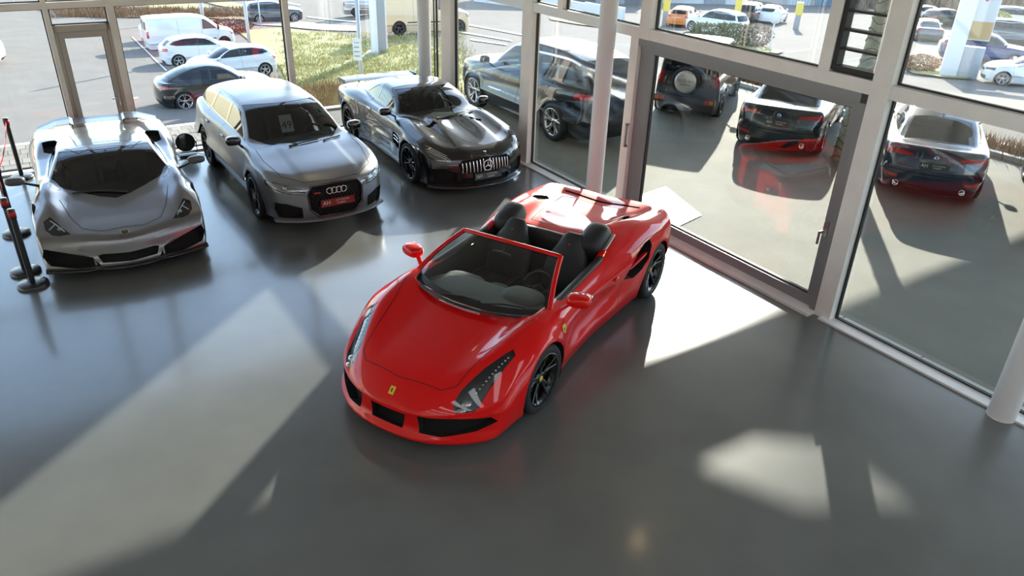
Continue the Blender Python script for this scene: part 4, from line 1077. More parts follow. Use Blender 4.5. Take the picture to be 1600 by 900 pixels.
def build_coupe(loc, rz, scale):
    T = empty('sports_coupe', loc, rz, scale)
    tag(T, 'glossy black sports coupe with vertical-bar grille and rear wing by the glass corner', 'car')
    paint = mat('black_paint', (.004, .004, .005), .22, 0., coat=1.)
    XF, XR = 1.315, -1.315
    sp = dict(XF=XF, XR=XR, R=.34, RR=(.338, .35), h=.0195, paint=paint, glass=g_car, wsglass=glassmat('clear_screen', (.42, .46, .45), .05),
        ws=[(2.3, .66), (2.1, .86), (1.8, .95), (1.315, .99), (.9, .965), (.3, .93), (-.4, .935), (-.9, .985), (-1.315, 1.005), (-1.8, .96), (-2.1, .87), (-2.3, .75)],
        zs=[(2.2, .52), (1.315, .66), (.3, .66), (-1.3, .74), (-2.2, .72)], sec=SEC,
        zc=[(2.35, .60), (2.2, .665), (1.9, .74), (1.4, .825), (.95, .89), (.6, .92), (-.5, .93), (-1.3, .95), (-1.9, .93), (-2.3, .86)], crown=.05,
        bump=lambda x, a: .045 * bell(a, .76, .15) * sstep(x, 2.1, 1.5) * sstep(x, .3, .9) + .03 * sstep(a, .46, .38) * sstep(a, .02, .36) * sstep(x, .75, 1.0) * sstep(x, 2.2, 1.3) + .05 * bell(a, .80, .16) * bell(x, -1.25, .5),
        side=lambda x, z: -.045 * bell(z, .46, .12) * sstep(x, .75, .35) * sstep(x, -.95, -.5) - .03 * bell(z, .50, .16) * bell(x, .78, .14) + .02 * bell(z, .20, .05) * sstep(x, 1.0, .8) * sstep(x, -1.0, -.8),
        nose=(2.27, .36, .92, 2.4, [(.1, .08), (.25, 0), (.40, .0), (.55, .035), (.64, .09), (.8, .30), (1.2, .8)]), tail=(-2.25, .22, .9, 2.6, [(.1, .12), (.4, .02), (.8, 0), (.95, .05), (1.4, .4)]),
        roof=[(1.15, .72), (.92, .90), (.7, 1.0), (.45, 1.155), (.2, 1.24), (-.05, 1.275), (-.4, 1.28), (-.8, 1.235), (-1.2, 1.15), (-1.6, 1.04), (-2.0, .93), (-2.25, .80)],
        wg=[(1.1, .77), (.6, .77), (-.3, .75), (-1.0, .70), (-1.6, .60), (-2.2, .5)], belt=[(1.1, .90), (-2.2, .94)], tumble=.48, curve=(.30, .18), rcrown=.06, xmid=-.3, zb=.11, flare=.02,
        dlo=[(.66, .955), (.42, 1.0), (.16, 1.195), (-.15, 1.225), (-.55, 1.205), (-.95, 1.0), (-1.12, 1.0), (-.9, .97), (-.2, .955)],
        win=[[(.56, .975), (.39, 1.085), (.15, 1.172), (-.13, 1.20), (-.40, 1.195), (-.44, .975)], [(-.47, .975), (-.44, 1.19), (-.57, 1.178), (-.92, 1.08), (-1.05, 1.0), (-.88, .985)]],
        windscreen=(.99, .935, 1.195, .17), wsz=.8,
        rearglass=[(-.85, -.44), (-1.62, -.38), (-1.7, 0), (-1.62, .38), (-.85, .44), (-.80, 0)], rgz=.9,
        cuts=[('headlight', [(.60, .545), (.60, .60), (.70, .66), (.85, .72), (.905, .70), (.90, .62), (.80, .555)], 'x', 'front', mat('lamp_bowl', (.30, .31, .33), .15, .8), .025, True),
              ('grille', [(-.50, .50), (-.42, .565), (0, .58), (.42, .565), (.50, .50), (.46, .39), (.36, .355), (-.36, .355), (-.46, .39)], 'x', 'front', m_dark, .05, False),
              ('air_intake', [(.52, .19), (.52, .37), (.70, .44), (.88, .42), (.86, .24), (.78, .19)], 'x', 'front', m_dark, .05, True),
              ('lower_intake', [(-.46, .16), (-.46, .28), (.46, .28), (.46, .16)], 'x', 'front', m_dark, .04, False),
              ('hood_vent', [(1.16, .32), (1.22, .52), (1.14, .55), (1.06, .36)], 'z', 'top', m_dark, .025, True),
              ('side_vent', [(.94, .42), (.92, .66), (.66, .70), (.60, .60), (.72, .44)], 'y', 'side', m_dark, .04, True),
              ('tail_light', [(.35, .74), (.35, .80), (.88, .84), (.88, .76)], 'x', 'rear', m_tail, .0, True)],
        lines=[('shut_line', [(.62, .92), (.66, .70), (.58, .28)], 'y', 0, .007, m_seam), ('shut_line', [(-.62, .95), (-.58, .6), (-.45, .28)], 'y', 0, .007, m_seam), ('shut_line', [(1.0, .80), (1.5, .80), (1.95, .70), (2.10, .45), (2.13, .0)], 'z', 0, .007, m_seam)],
        track=1.0, wheel=dict(w=.29, rim=.77, n=10, m=m_rimblk, twin=False, sw=.024, cal=m_calR, dish=.26), mirror=((.48, 1.0, .99), (.14, .22, .13)), mirmat=paint, cabin=(-.62, .42, .36), rearseat=False)
    S, P = closed_car(T, sp)
    for i, o in enumerate(P['headlight']):
        sg = 1 if i == 0 else -1; q = MB()
        for k in range(3):
            pp = []
            for t in range(6):
                p, n = S.hit((sg * (.64 + .045 * t), .565 + .032 * k + .022 * t), 'x', 1)
                if p is not None: pp.append(p - n * .010)
            if len(pp) > 1: q.tube(pp, .013, 6)
        q.build('led_strip', m_lampchr, o)
    g = P['grille'][0]
    for k in range(-7, 8):
        y = k * .062; pp = []
        if abs(k) < 1: continue
        for t in range(6):
            z = .365 + (.20 - .05 * abs(y) / .45) * t / 5; p, n = S.hit((y, z), 'x', 1)
            if p is not None: pp.append((p.x - .004, y, z))
        q = MB(); q.tube(pp, .010, 6); q.build('grille_bar', m_chrome, g)
    p, n = S.hit((0, .46), 'x', 1); c = (p.x + .012, 0, .46)
    q = MB(); q.tube(ring(c, .085, .01), .010, 8, False)
    for k in range(3): a = PI / 2 + k * 2 * PI / 3; q.tube([c, (c[0], .08 * math.cos(a), c[2] + .08 * math.sin(a))], [.014, .006], 6)
    q.build('star_emblem', m_chrome, g)
    p, n = S.hit((2.16, 0), 'z'); q = MB(); q.blob((p.x, 0, p.z + .004), (.03, .03, .008), 2, 12, 6); q.build('hood_badge', m_chrome, T)
    p, n = S.hit((0, .30), 'x', 1); dealer_plate(T, frame_at((p.x + .022, 0, .30), (1, 0, .06)), m_plate, .52, .105)
    for i, o in enumerate(P['side_vent']):
        sg = 1 if i == 0 else -1
        for k in range(2):
            pp = []
            for t in range(5):
                x = .90 - .055 * t; z = .62 - .06 * k + .006 * t; hh, n = S.hit((x, z), 'y', sg); pp.append(hh + n * .004)
            q = MB(); q.tube(pp, .011, 6, True, .6); q.build('vent_blade', m_chrome, o)
    q = MB(); P2 = []
    for k in range(-14, 15):
        y = .93 * k / 14; x = 2.23 - .34 * (abs(y) / .92) ** 2.4; P2.append([(x - .12, y, .10), (x + .04, y, .10), (x + .045, y, .115), (x - .03, y, .14)])
    q.grid(P2); q.build('front_splitter', m_gloss, T)
    # rear wing on two stalks
    q = MB(); R = []
    for k in range(-12, 13):
        y = .80 * k / 12; z = .955 + .015 * (1 - (y / .80) ** 2); R.append([(-1.88, y, z), (-1.95, y, z + .018), (-2.06, y, z + .022), (-2.18, y, z + .035), (-2.19, y, z + .025), (-2.06, y, z + .002), (-1.92, y, z - .008), (-1.88, y, z)])
    q.grid(R)
    for sg in (1, -1): q.box((-2.04, sg * .80, .965), (.32, .012, .08))
    w = q.build('rear_wing', paint, T)
    for sg in (1, -1):
        q = MB(); q.hexa([(-2.18, sg * .42 - .008, .90), (-2.04, sg * .42 - .008, .90), (-2.04, sg * .42 + .008, .90), (-2.18, sg * .42 + .008, .90), (-2.20, sg * .42 - .008, 1.0), (-2.10, sg * .42 - .008, 1.0), (-2.10, sg * .42 + .008, 1.0), (-2.20, sg * .42 + .008, 1.0)]); q.build('wing_stalk', m_gloss, w)
    wiper_on(S, T, (.96, .22), (.80, .58)); wiper_on(S, T, (.98, -.25), (.88, .22))
    q = MB(); q.blob((.28, 0, 1.14), (.02, .10, .03), 3); q.build('rear_view_mirror', m_black, T)
    for sg in (1, -1):
        p, n = S.hit((-.42, .82), 'y', sg); q = MB(); q.blob(p + n * .006, (.09, .010, .018), 2.6, 12, 6); q.build('door_handle', m_chrome, T)
    return T

def build_wedge(loc, rz, scale):
    T = empty('supercar', loc, rz, scale)
    tag(T, 'grey wedge-shaped supercar with huge raked windscreen beside the barrier posts', 'car')
    paint = mat('graphite_paint', (.22, .22, .23), .28, .8, coat=1.)
    XF, XR = 1.35, -1.35
    def carve(f, x, y, a, z):
        return f
    sp = dict(XF=XF, XR=XR, R=.35, RR=(.345, .36), h=.0195, paint=paint, glass=glassmat('smoked_glass', (.12, .13, .13), .05),
        ws=[(2.6, .80), (2.35, .92), (2.0, .985), (1.35, 1.0), (.9, .975), (.3, .95), (-.3, .965), (-.8, 1.0), (-1.35, 1.015), (-1.9, .985), (-2.3, .93), (-2.45, .9)],
        zs=[(2.4, .46), (1.35, .62), (.3, .64), (-1.3, .74), (-2.3, .74)], sec=[(-.65, -.08), (-.45, -.03), (-.2, 0), (0, 0), (.08, -.01), (.2, -.08), (.3, -.17), (.45, -.36), (.7, -.7)],
        zc=[(2.6, .40), (2.45, .47), (2.2, .535), (1.8, .62), (1.4, .71), (1.1, .775), (.6, .82), (-.3, .90), (-.9, .98), (-1.5, .95), (-2.1, .90), (-2.45, .86)], crown=.02,
        bump=lambda x, a: .125 * bell(a, .80, .16) * sstep(x, 2.35, 1.5) * sstep(x, .3, 1.0) - .015 * bell(a, .0, .28) * sstep(x, 1.2, 1.7) + .05 * sstep(a, .45, .75) * sstep(x, -.3, -.8) * sstep(x, -2.3, -1.6),
        side=lambda x, z: -.07 * bell(z, .48, .13) * sstep(x, .85, .35) * sstep(x, -.85, -.35),
        nose=(2.47, .26, .95, 1.6, [(.08, .10), (.16, 0), (.28, .06), (.42, .10), (.52, .16), (.7, .5), (1.2, 1.2)]), tail=(-2.36, .12, .95, 2.5, [(.1, .14), (.4, .04), (.8, 0), (.95, .03), (1.4, .4)]),
        roof=[(1.62, .62), (1.45, .70), (1.1, .86), (.7, 1.02), (.40, 1.11), (.15, 1.136), (-.2, 1.135), (-.7, 1.09), (-1.3, 1.01), (-1.9, .93), (-2.3, .84)],
        wg=[(1.6, .84), (1.1, .83), (.4, .80), (-.4, .74), (-1.0, .66), (-2.2, .52)], belt=[(1.6, .74), (.5, .80), (-.5, .86), (-2.2, .9)], tumble=.66, curve=(.28, .10), rcrown=.05, xmid=-.4, zb=.11, flare=.01, gap=.025, k=(.04, .05, .035, .03),
        dlo=[(.92, .87), (.62, .985), (.36, 1.055), (.05, 1.065), (-.35, .995), (-.15, .90), (.4, .86)],
        win=[[(.84, .878), (.60, .970), (.35, 1.035), (.05, 1.045), (-.25, .99), (-.12, .91), (.4, .872)]],
        windscreen=(1.43, .80, 1.075, .36), wsz=.66, basepow=1.5,
        cuts=[('headlight', [(2.13, .60), (2.03, .655), (1.78, .79), (1.82, .875), (1.98, .865), (2.08, .80), (2.12, .72)], 'z', 'top', m_lampin, .03, True),
              ('air_intake', [(.34, .165), (.42, .27), (.66, .335), (.93, .40), (.965, .30), (.90, .20), (.62, .155)], 'x', 'front', m_dark, .09, True),
              ('lower_intake', [(-.32, .20), (-.36, .285), (-.3, .30), (0, .285), (.3, .30), (.36, .285), (.32, .20), (0, .185)], 'x', 'front', m_dark, .05, False),
              ('shoulder_intake', [(-.36, .60), (-.50, .80), (-.78, .80), (-.86, .62), (-.6, .58)], 'z', 'top', m_dark, .08, True),
              ('side_intake', [(-.45, .40), (-.55, .72), (-.85, .78), (-.90, .60), (-.80, .36)], 'y', 'side', m_dark, .10, True),
              ('engine_cover', [(-.85, -.42), (-.85, .42), (-1.9, .36), (-1.9, -.36)], 'z', 'top', paint, 0., False),
              ('tail_light', [(.45, .70), (.45, .80), (.9, .80), (.9, .70)], 'x', 'rear', m_tail, .0, True)],
        lines=[('shut_line', [(.98, .80), (1.0, .60), (.88, .25)], 'y', 0, .008, m_seam), ('shut_line', [(-.30, .88), (-.36, .6), (-.30, .25)], 'y', 0, .008, m_seam),
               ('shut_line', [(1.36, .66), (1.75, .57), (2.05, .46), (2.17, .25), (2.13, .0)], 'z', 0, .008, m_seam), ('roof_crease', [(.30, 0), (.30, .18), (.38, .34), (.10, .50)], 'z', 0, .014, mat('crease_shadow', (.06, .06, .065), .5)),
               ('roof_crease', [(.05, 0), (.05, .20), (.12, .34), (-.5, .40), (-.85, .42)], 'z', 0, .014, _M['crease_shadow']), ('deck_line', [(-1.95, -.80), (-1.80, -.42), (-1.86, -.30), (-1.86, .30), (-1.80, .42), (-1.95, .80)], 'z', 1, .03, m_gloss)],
        track=1.0, wheel=dict(w=.30, rim=.76, n=5, m=m_rimblk, sw=.04, dish=.26), mirror=((.82, 1.13, .93), (.15, .24, .11)), mirmat=mat('mirror_satin_grey', (.10, .10, .105), .4), cabin=(-.15, .30, .36), rearseat=False)
    S, P = closed_car(T, sp)
    for i, o in enumerate(P['headlight']):
        sg = 1 if i == 0 else -1; q = MB()
        for a, b in (((2.06, .66), (1.90, .75)), ((1.90, .75), (1.98, .83)), ((1.90, .75), (1.83, .80))):
            pa, na = S.hit((a[0], a[1] * sg), 'z'); pb, nb = S.hit((b[0], b[1] * sg), 'z'); q.tube([pa - na * .012, pb - nb * .012], .010, 6)
        q.build('led_strip', m_lampchr, o)
        q = MB(); p, n = S.hit((1.98, sg * .70), 'z'); q.blob(p - n * .025, (.04, .04, .02), 2.2, 10, 6); q.build('projector', m_lens, o)
    p, n = S.hit((2.28, 0), 'z'); b = MB(); b.add([(-.04, .05, .004), (.04, .05, .004), (.038, -.01, .004), (0, -.06, .004), (-.038, -.01, .004)], [(0, 4, 3, 2, 1)]); o = b.build('shield_badge', mat('badge_gold', (.55, .38, .08), .3, .6), T); o.matrix_local = frame_at(p + n * .006, n, (-1, 0, 0)) @ Matrix.Scale(1.3, 4)
    b = MB(); b.add([(-.03, .04, .006), (.03, .04, .006), (.028, -.008, .006), (0, -.048, .006), (-.028, -.008, .006)], [(0, 4, 3, 2, 1)]); b.build('badge_field', m_black, o)
    q = MB(); P2 = []
    for k in range(-14, 15):
        y = .97 * k / 14; x = 2.44 - .26 * (abs(y) / .95) ** 1.6 - .05 * bell(abs(y), .38, .08); P2.append([(x - .16, y, .10), (x + .04, y, .095), (x + .045, y, .112), (x - .05, y, .13)])
    q.grid(P2); q.build('front_splitter', m_gloss, T)
    for sg in (1, -1):
        q = MB(); q.tube([(2.36, sg * .40, .12), (2.33, sg * .40, .28), (2.28, sg * .56, .34)], .022, 6, True, .6); q.build('intake_fin', paint, T)
    # rear wing: thin raised blade with kinked ends
    q = MB(); R = []
    for y, z, x in ((-.88, .90, -2.05), (-.60, .985, -2.12), (-.40, 1.0, -2.12), (-.36, .97, -2.12), (0, .975, -2.12), (.36, .97, -2.12), (.40, 1.0, -2.12), (.60, .985, -2.12), (.88, .90, -2.05)):
        R.append([(x + .22, y, z), (x, y, z + .015), (x - .10, y, z + .03), (x - .10, y, z + .018), (x, y, z), (x + .22, y, z)])
    q.grid(R, False); w = q.build('rear_wing', paint, T)
    for sg in (1, -1):
        q = MB(); q.box((-2.1, sg * .38, .91), (.10, .02, .12)); q.build('wing_stalk', m_black, w)
    wiper_on(S, T, (1.36, .15), (1.18, -.50))
    q = MB(); q.blob((.50, 0, 1.0), (.02, .10, .03), 3); q.tube([(.5, 0, 1.04), (.42, 0, 1.11)], .010); q.build('rear_view_mirror', m_black, T)
    return T
# ------------------------------------------------------------------ everyday cars outside
def std_spec(kind, paint, h=.028):
    g = dict(paint=paint, h=h, sec=SEC, glass=g_cardark, k=(.07, .08, .07, .04))
    wh = dict(n=5, m=m_rimsil, detail=h < .03)
    if kind == 'saloon':      # XF 1.42
        g.update(XF=1.425, XR=-1.425, R=.335, ws=[(2.3, .62), (2.0, .82), (1.4, .90), (0, .905), (-1.4, .91), (-1.9, .87), (-2.3, .74)], zs=[(2.2, .62), (0, .70), (-2.2, .76)],
            zc=[(2.35, .66), (2.0, .78), (1.4, .88), (1.0, .94), (0, .95), (-1.3, .985), (-1.8, 1.01), (-2.15, 1.015), (-2.35, .95)], bump=lambda x, a: .02 * bell(a, .72, .12) * sstep(x, 2.1, 1.4) * sstep(x, .6, 1.1),
            side=lambda x, z: -.018 * bell(z, .50, .10) * sstep(x, 1.2, .8) * sstep(x, -1.2, -.8) - .03 * bell(z, .66, .06) * sstep(x, -1.7, -2.2),
            nose=(2.28, .26, .8, 2.6, [(.1, .1), (.3, 0), (.6, .0), (.75, .12), (1.0, .6)]), tail=(-2.30, .20, .85, 2.4, [(.1, .12), (.35, .01), (.6, 0), (.80, .04), (.95, .10), (1.3, .3)]),
            roof=[(1.35, .80), (1.0, .98), (.55, 1.24), (.2, 1.385), (-.2, 1.435), (-.6, 1.42), (-1.0, 1.34), (-1.5, 1.14), (-1.85, 1.0), (-2.1, .9)], wg=[(1.3, .77), (0, .79), (-1.0, .75), (-1.9, .64)], belt=[(1.3, .92), (-2, .98)], tumble=.45, curve=(.28, .20), xmid=-.3,
            dlo=[(.95, .965), (.55, 1.19), (.2, 1.325), (-.2, 1.365), (-.6, 1.345), (-1.0, 1.26), (-1.4, 1.08), (-1.3, 1.0), (0, .975)], win=[[(.95, .985), (.5, 1.19), (.18, 1.305), (-.27, 1.335), (-.30, .995)], [(-.36, .995), (-.33, 1.335), (-.6, 1.32), (-.98, 1.235), (-1.28, 1.06), (-1.2, 1.015)]],
            windscreen=(1.15, .98, 1.34, .22), wsz=.85, rearglass=[(-1.02, -.50), (-1.0, 0), (-1.02, .50), (-1.66, .60), (-1.72, 0), (-1.66, -.60)], rgz=1.0,
            cuts=[('headlight', [(.42, .58), (.42, .66), (.84, .72), (.86, .62)], 'x', 'front', m_lampin, .02, True), ('grille', [(.04, .50), (.06, .68), (.30, .68), (.33, .52)], 'x', 'front', m_dark, .03, True), ('air_intake', [(-.7, .24), (-.7, .36), (.7, .36), (.7, .24)], 'x', 'front', m_dark, .03, False),
                  ('tail_light', [(.38, .845), (.40, .885), (.66, .915), (.93, .94), (.93, .845), (.80, .815), (.62, .84)], 'x', 'rear', m_tail, .0, True), ('rear_reflector', [(.56, .40), (.56, .46), (.84, .48), (.84, .43)], 'x', 'rear', m_tail, .0, True), ('rear_valance', [(-.62, .17), (-.66, .33), (.66, .33), (.62, .17)], 'x', 'rear', m_black, .012, False)],
            lines=[('shut_line', [(-.76, .80), (-.74, .56), (.74, .56), (.76, .80)], 'x', -1, .008, m_seam), ('shut_line', [(-1.76, .66), (-2.12, .70)], 'z', 0, .008, m_seam), ('shut_line', [(1.0, .94), (.95, .35)], 'y', 0, .008, m_seam), ('shut_line', [(-.33, .97), (-.36, .35)], 'y', 0, .008, m_seam)],
            track=.915, mirror=((.75, .99, 1.0), (.13, .2, .13)), cabin=(-.25, .50, .36)); wh.update(w=.24, rim=.74)
    elif kind == 'suv':
        g.update(XF=1.4975, XR=-1.4975, R=.38, ws=[(2.45, .66), (2.1, .86), (1.5, .945), (0, .94), (-1.5, .95), (-2.0, .91), (-2.5, .80)], zs=[(2.3, .76), (0, .82), (-2.4, .88)],
            zc=[(2.5, .88), (2.2, .98), (1.6, 1.06), (1.1, 1.11), (0, 1.12), (-1.5, 1.15), (-2.2, 1.15), (-2.55, 1.05)], bump=lambda x, a: .02 * sstep(a, .55, .45) * sstep(x, 1.0, 1.3), side=lambda x, z: -.02 * bell(z, .62, .12) * sstep(x, 1.2, .8) * sstep(x, -1.2, -.8),
            nose=(2.42, .24, .85, 2.6, [(.1, .14), (.4, 0), (.8, .0), (.95, .08), (1.2, .6)]), tail=(-2.48, .18, .88, 2.6, [(.1, .16), (.45, .0), (.8, .02), (1.1, .06), (1.6, .4)]),
            roof=[(1.45, .95), (1.15, 1.12), (.75, 1.42), (.4, 1.62), (0, 1.72), (-.5, 1.75), (-1.2, 1.74), (-1.8, 1.68), (-2.1, 1.60), (-2.3, 1.35), (-2.5, 1.05)], wg=[(1.4, .80), (0, .83), (-1.5, .80), (-2.4, .70)], belt=[(1.4, 1.08), (-2.4, 1.14)], tumble=.36, curve=(.25, .14), xmid=-.4,
            dlo=[(1.1, 1.12), (.7, 1.42), (.4, 1.57), (0, 1.645), (-.6, 1.67), (-1.4, 1.65), (-2.0, 1.54), (-2.18, 1.25), (-1.8, 1.19), (0, 1.15)], win=[[(1.1, 1.145), (.4, 1.54), (0, 1.61), (-.22, 1.63), (-.25, 1.165)], [(-.33, 1.165), (-.30, 1.635), (-1.15, 1.635), (-1.32, 1.20)], [(-1.42, 1.21), (-1.24, 1.63), (-1.6, 1.60), (-1.94, 1.50), (-2.08, 1.26)]],
            windscreen=(1.30, 1.15, 1.60, .40), wsz=1.0, rearglass=[(-.58, 1.18), (-.52, 1.52), (.52, 1.52), (.58, 1.18)], rgaxis='x', rgz=1.1,
            cuts=[('headlight', [(.48, .78), (.46, .90), (.86, .96), (.88, .80)], 'x', 'front', m_lampin, .02, True), ('grille', [(-.40, .60), (-.42, .90), (.42, .90), (.40, .60)], 'x', 'front', m_dark, .03, False), ('tail_light', [(.42, .98), (.42, 1.05), (.95, 1.09), (.95, .97)], 'x', 'rear', m_tail, 0., True), ('rear_valance', [(-.7, .20), (-.74, .46), (.74, .46), (.7, .20)], 'x', 'rear', m_black, .012, False)],
            lines=[('shut_line', [(1.1, 1.1), (1.05, .45)], 'y', 0, .008, m_seam), ('shut_line', [(-.28, 1.14), (-.30, .42)], 'y', 0, .008, m_seam), ('roof_rail', [(.3, .64), (-.6, .66), (-1.9, .62)], 'z', 0, .045, m_alu), ('shut_line', [(-1.38, 1.16), (-1.15, .8), (-1.05, .45)], 'y', 0, .008, m_seam)],
            track=.965, mirror=((.85, 1.06, 1.20), (.16, .24, .18)), cabin=(-.2, .72, .38)); wh.update(w=.27, rim=.72, sw=.04)
    elif kind == 'crossover':
        g.update(XF=1.385, XR=-1.385, R=.365, ws=[(2.3, .66), (2.0, .84), (1.4, .915), (0, .91), (-1.4, .925), (-1.9, .88), (-2.3, .76)], zs=[(2.3, .66), (0, .74), (-2.3, .84)],
            zc=[(2.35, .78), (2.0, .90), (1.4, 1.0), (1.0, 1.04), (0, 1.05), (-1.4, 1.09), (-2.0, 1.10), (-2.35, 1.0)], nose=(2.25, .26, .85, 2.6, [(.1, .12), (.3, 0), (.7, 0), (.85, .1), (1.1, .6)]), tail=(-2.32, .2, .85, 2.5, [(.1, .16), (.4, 0), (.8, .02), (1.0, .08), (1.4, .4)]),
            roof=[(1.45, .86), (1.1, 1.08), (.6, 1.38), (.2, 1.55), (-.3, 1.61), (-.8, 1.575), (-1.3, 1.45), (-1.8, 1.24), (-2.2, 1.02)], wg=[(1.4, .79), (0, .80), (-1.2, .76), (-2.2, .62)], belt=[(1.4, 1.0), (-2.2, 1.1)], tumble=.42, curve=(.28, .18), xmid=-.3,
            dlo=[(1.0, 1.06), (.5, 1.36), (.15, 1.48), (-.3, 1.525), (-.8, 1.495), (-1.3, 1.36), (-1.62, 1.2), (-1.4, 1.13), (0, 1.085)], win=[[(1.0, 1.09), (.45, 1.36), (.12, 1.455), (-.24, 1.49), (-.26, 1.105)], [(-.33, 1.105), (-.31, 1.49), (-.8, 1.46), (-1.25, 1.34), (-1.5, 1.2), (-1.36, 1.15)]],
            windscreen=(1.22, 1.08, 1.46, .30), wsz=.95, rearglass=[(-1.1, -.5), (-1.05, 0), (-1.1, .5), (-1.80, .58), (-1.85, 0), (-1.80, -.58)], rgz=1.1,
            cuts=[('headlight', [(.45, .68), (.45, .76), (.86, .82), (.88, .70)], 'x', 'front', m_lampin, .02, True), ('air_intake', [(-.6, .24), (-.6, .38), (.6, .38), (.6, .24)], 'x', 'front', m_dark, .03, False), ('tail_light', [(.30, .90), (.30, .95), (.92, 1.0), (.92, .89)], 'x', 'rear', m_tail, 0., True), ('rear_valance', [(-.7, .2), (-.7, .42), (.7, .42), (.7, .2)], 'x', 'rear', m_black, .01, False)],
            lines=[('shut_line', [(1.0, 1.02), (.95, .4)], 'y', 0, .008, m_seam), ('shut_line', [(-.29, 1.08), (-.32, .4)], 'y', 0, .008, m_seam)], track=.935, mirror=((.8, 1.0, 1.12), (.13, .2, .14)), cabin=(-.2, .64, .37)); wh.update(w=.25, rim=.75)
    elif kind == 'hatch':
        g.update(XF=1.325, XR=-1.325, R=.325, ws=[(2.15, .62), (1.9, .80), (1.3, .88), (0, .885), (-1.3, .89), (-1.8, .86), (-2.1, .76)], zs=[(2.2, .62), (0, .70), (-2.1, .80)],
            zc=[(2.2, .70), (1.9, .82), (1.4, .91), (1.0, .96), (0, .97), (-1.3, 1.0), (-1.9, 1.0), (-2.15, .92)], nose=(2.12, .26, .8, 2.6, [(.1, .1), (.3, 0), (.6, .0), (.78, .12), (1.0, .6)]), tail=(-2.08, .18, .82, 2.5, [(.1, .12), (.4, 0), (.8, .02), (1.0, .07), (1.4, .35)]),
            roof=[(1.4, .80), (1.05, .99), (.6, 1.25), (.25, 1.38), (-.3, 1.435), (-.9, 1.42), (-1.45, 1.35), (-1.7, 1.24), (-1.95, 1.02), (-2.1, .9)], wg=[(1.3, .75), (0, .77), (-1.2, .74), (-2, .64)], belt=[(1.3, .95), (-2, 1.02)], tumble=.42, curve=(.26, .14), xmid=-.3,
            dlo=[(1.0, .99), (.55, 1.21), (.25, 1.31), (-.3, 1.365), (-.9, 1.35), (-1.4, 1.26), (-1.62, 1.12), (-1.3, 1.05), (0, 1.01)], win=[[(1.0, 1.01), (.5, 1.21), (.2, 1.295), (-.2, 1.335), (-.23, 1.03)], [(-.3, 1.03), (-.27, 1.335), (-.9, 1.32), (-1.28, 1.25), (-1.45, 1.12), (-1.25, 1.07)]],
            windscreen=(1.18, 1.0, 1.32, .26), wsz=.9, rearglass=[(-.54, 1.05), (-.48, 1.28), (.48, 1.28), (.54, 1.05)], rgaxis='x', rgz=1.0,
            cuts=[('headlight', [(.42, .62), (.42, .72), (.82, .78), (.84, .66)], 'x', 'front', m_lampin, .02, True), ('grille', [(-.34, .56), (-.36, .66), (.36, .66), (.34, .56)], 'x', 'front', m_dark, .02, False), ('air_intake', [(-.6, .24), (-.6, .38), (.6, .38), (.6, .24)], 'x', 'front', m_dark, .03, False), ('tail_light', [(.52, .80), (.52, .93), (.88, .97), (.88, .82)], 'x', 'rear', m_tail, 0., True), ('rear_valance', [(-.6, .18), (-.64, .34), (.64, .34), (.6, .18)], 'x', 'rear', m_black, .01, False)],
            lines=[('shut_line', [(1.0, .96), (.95, .35)], 'y', 0, .008, m_seam), ('shut_line', [(-.26, 1.0), (-.3, .35)], 'y', 0, .008, m_seam)], track=.895, mirror=((.78, .96, 1.02), (.13, .19, .13)), cabin=(-.2, .54, .36)); wh.update(w=.21, rim=.72)
    elif kind == 'van':
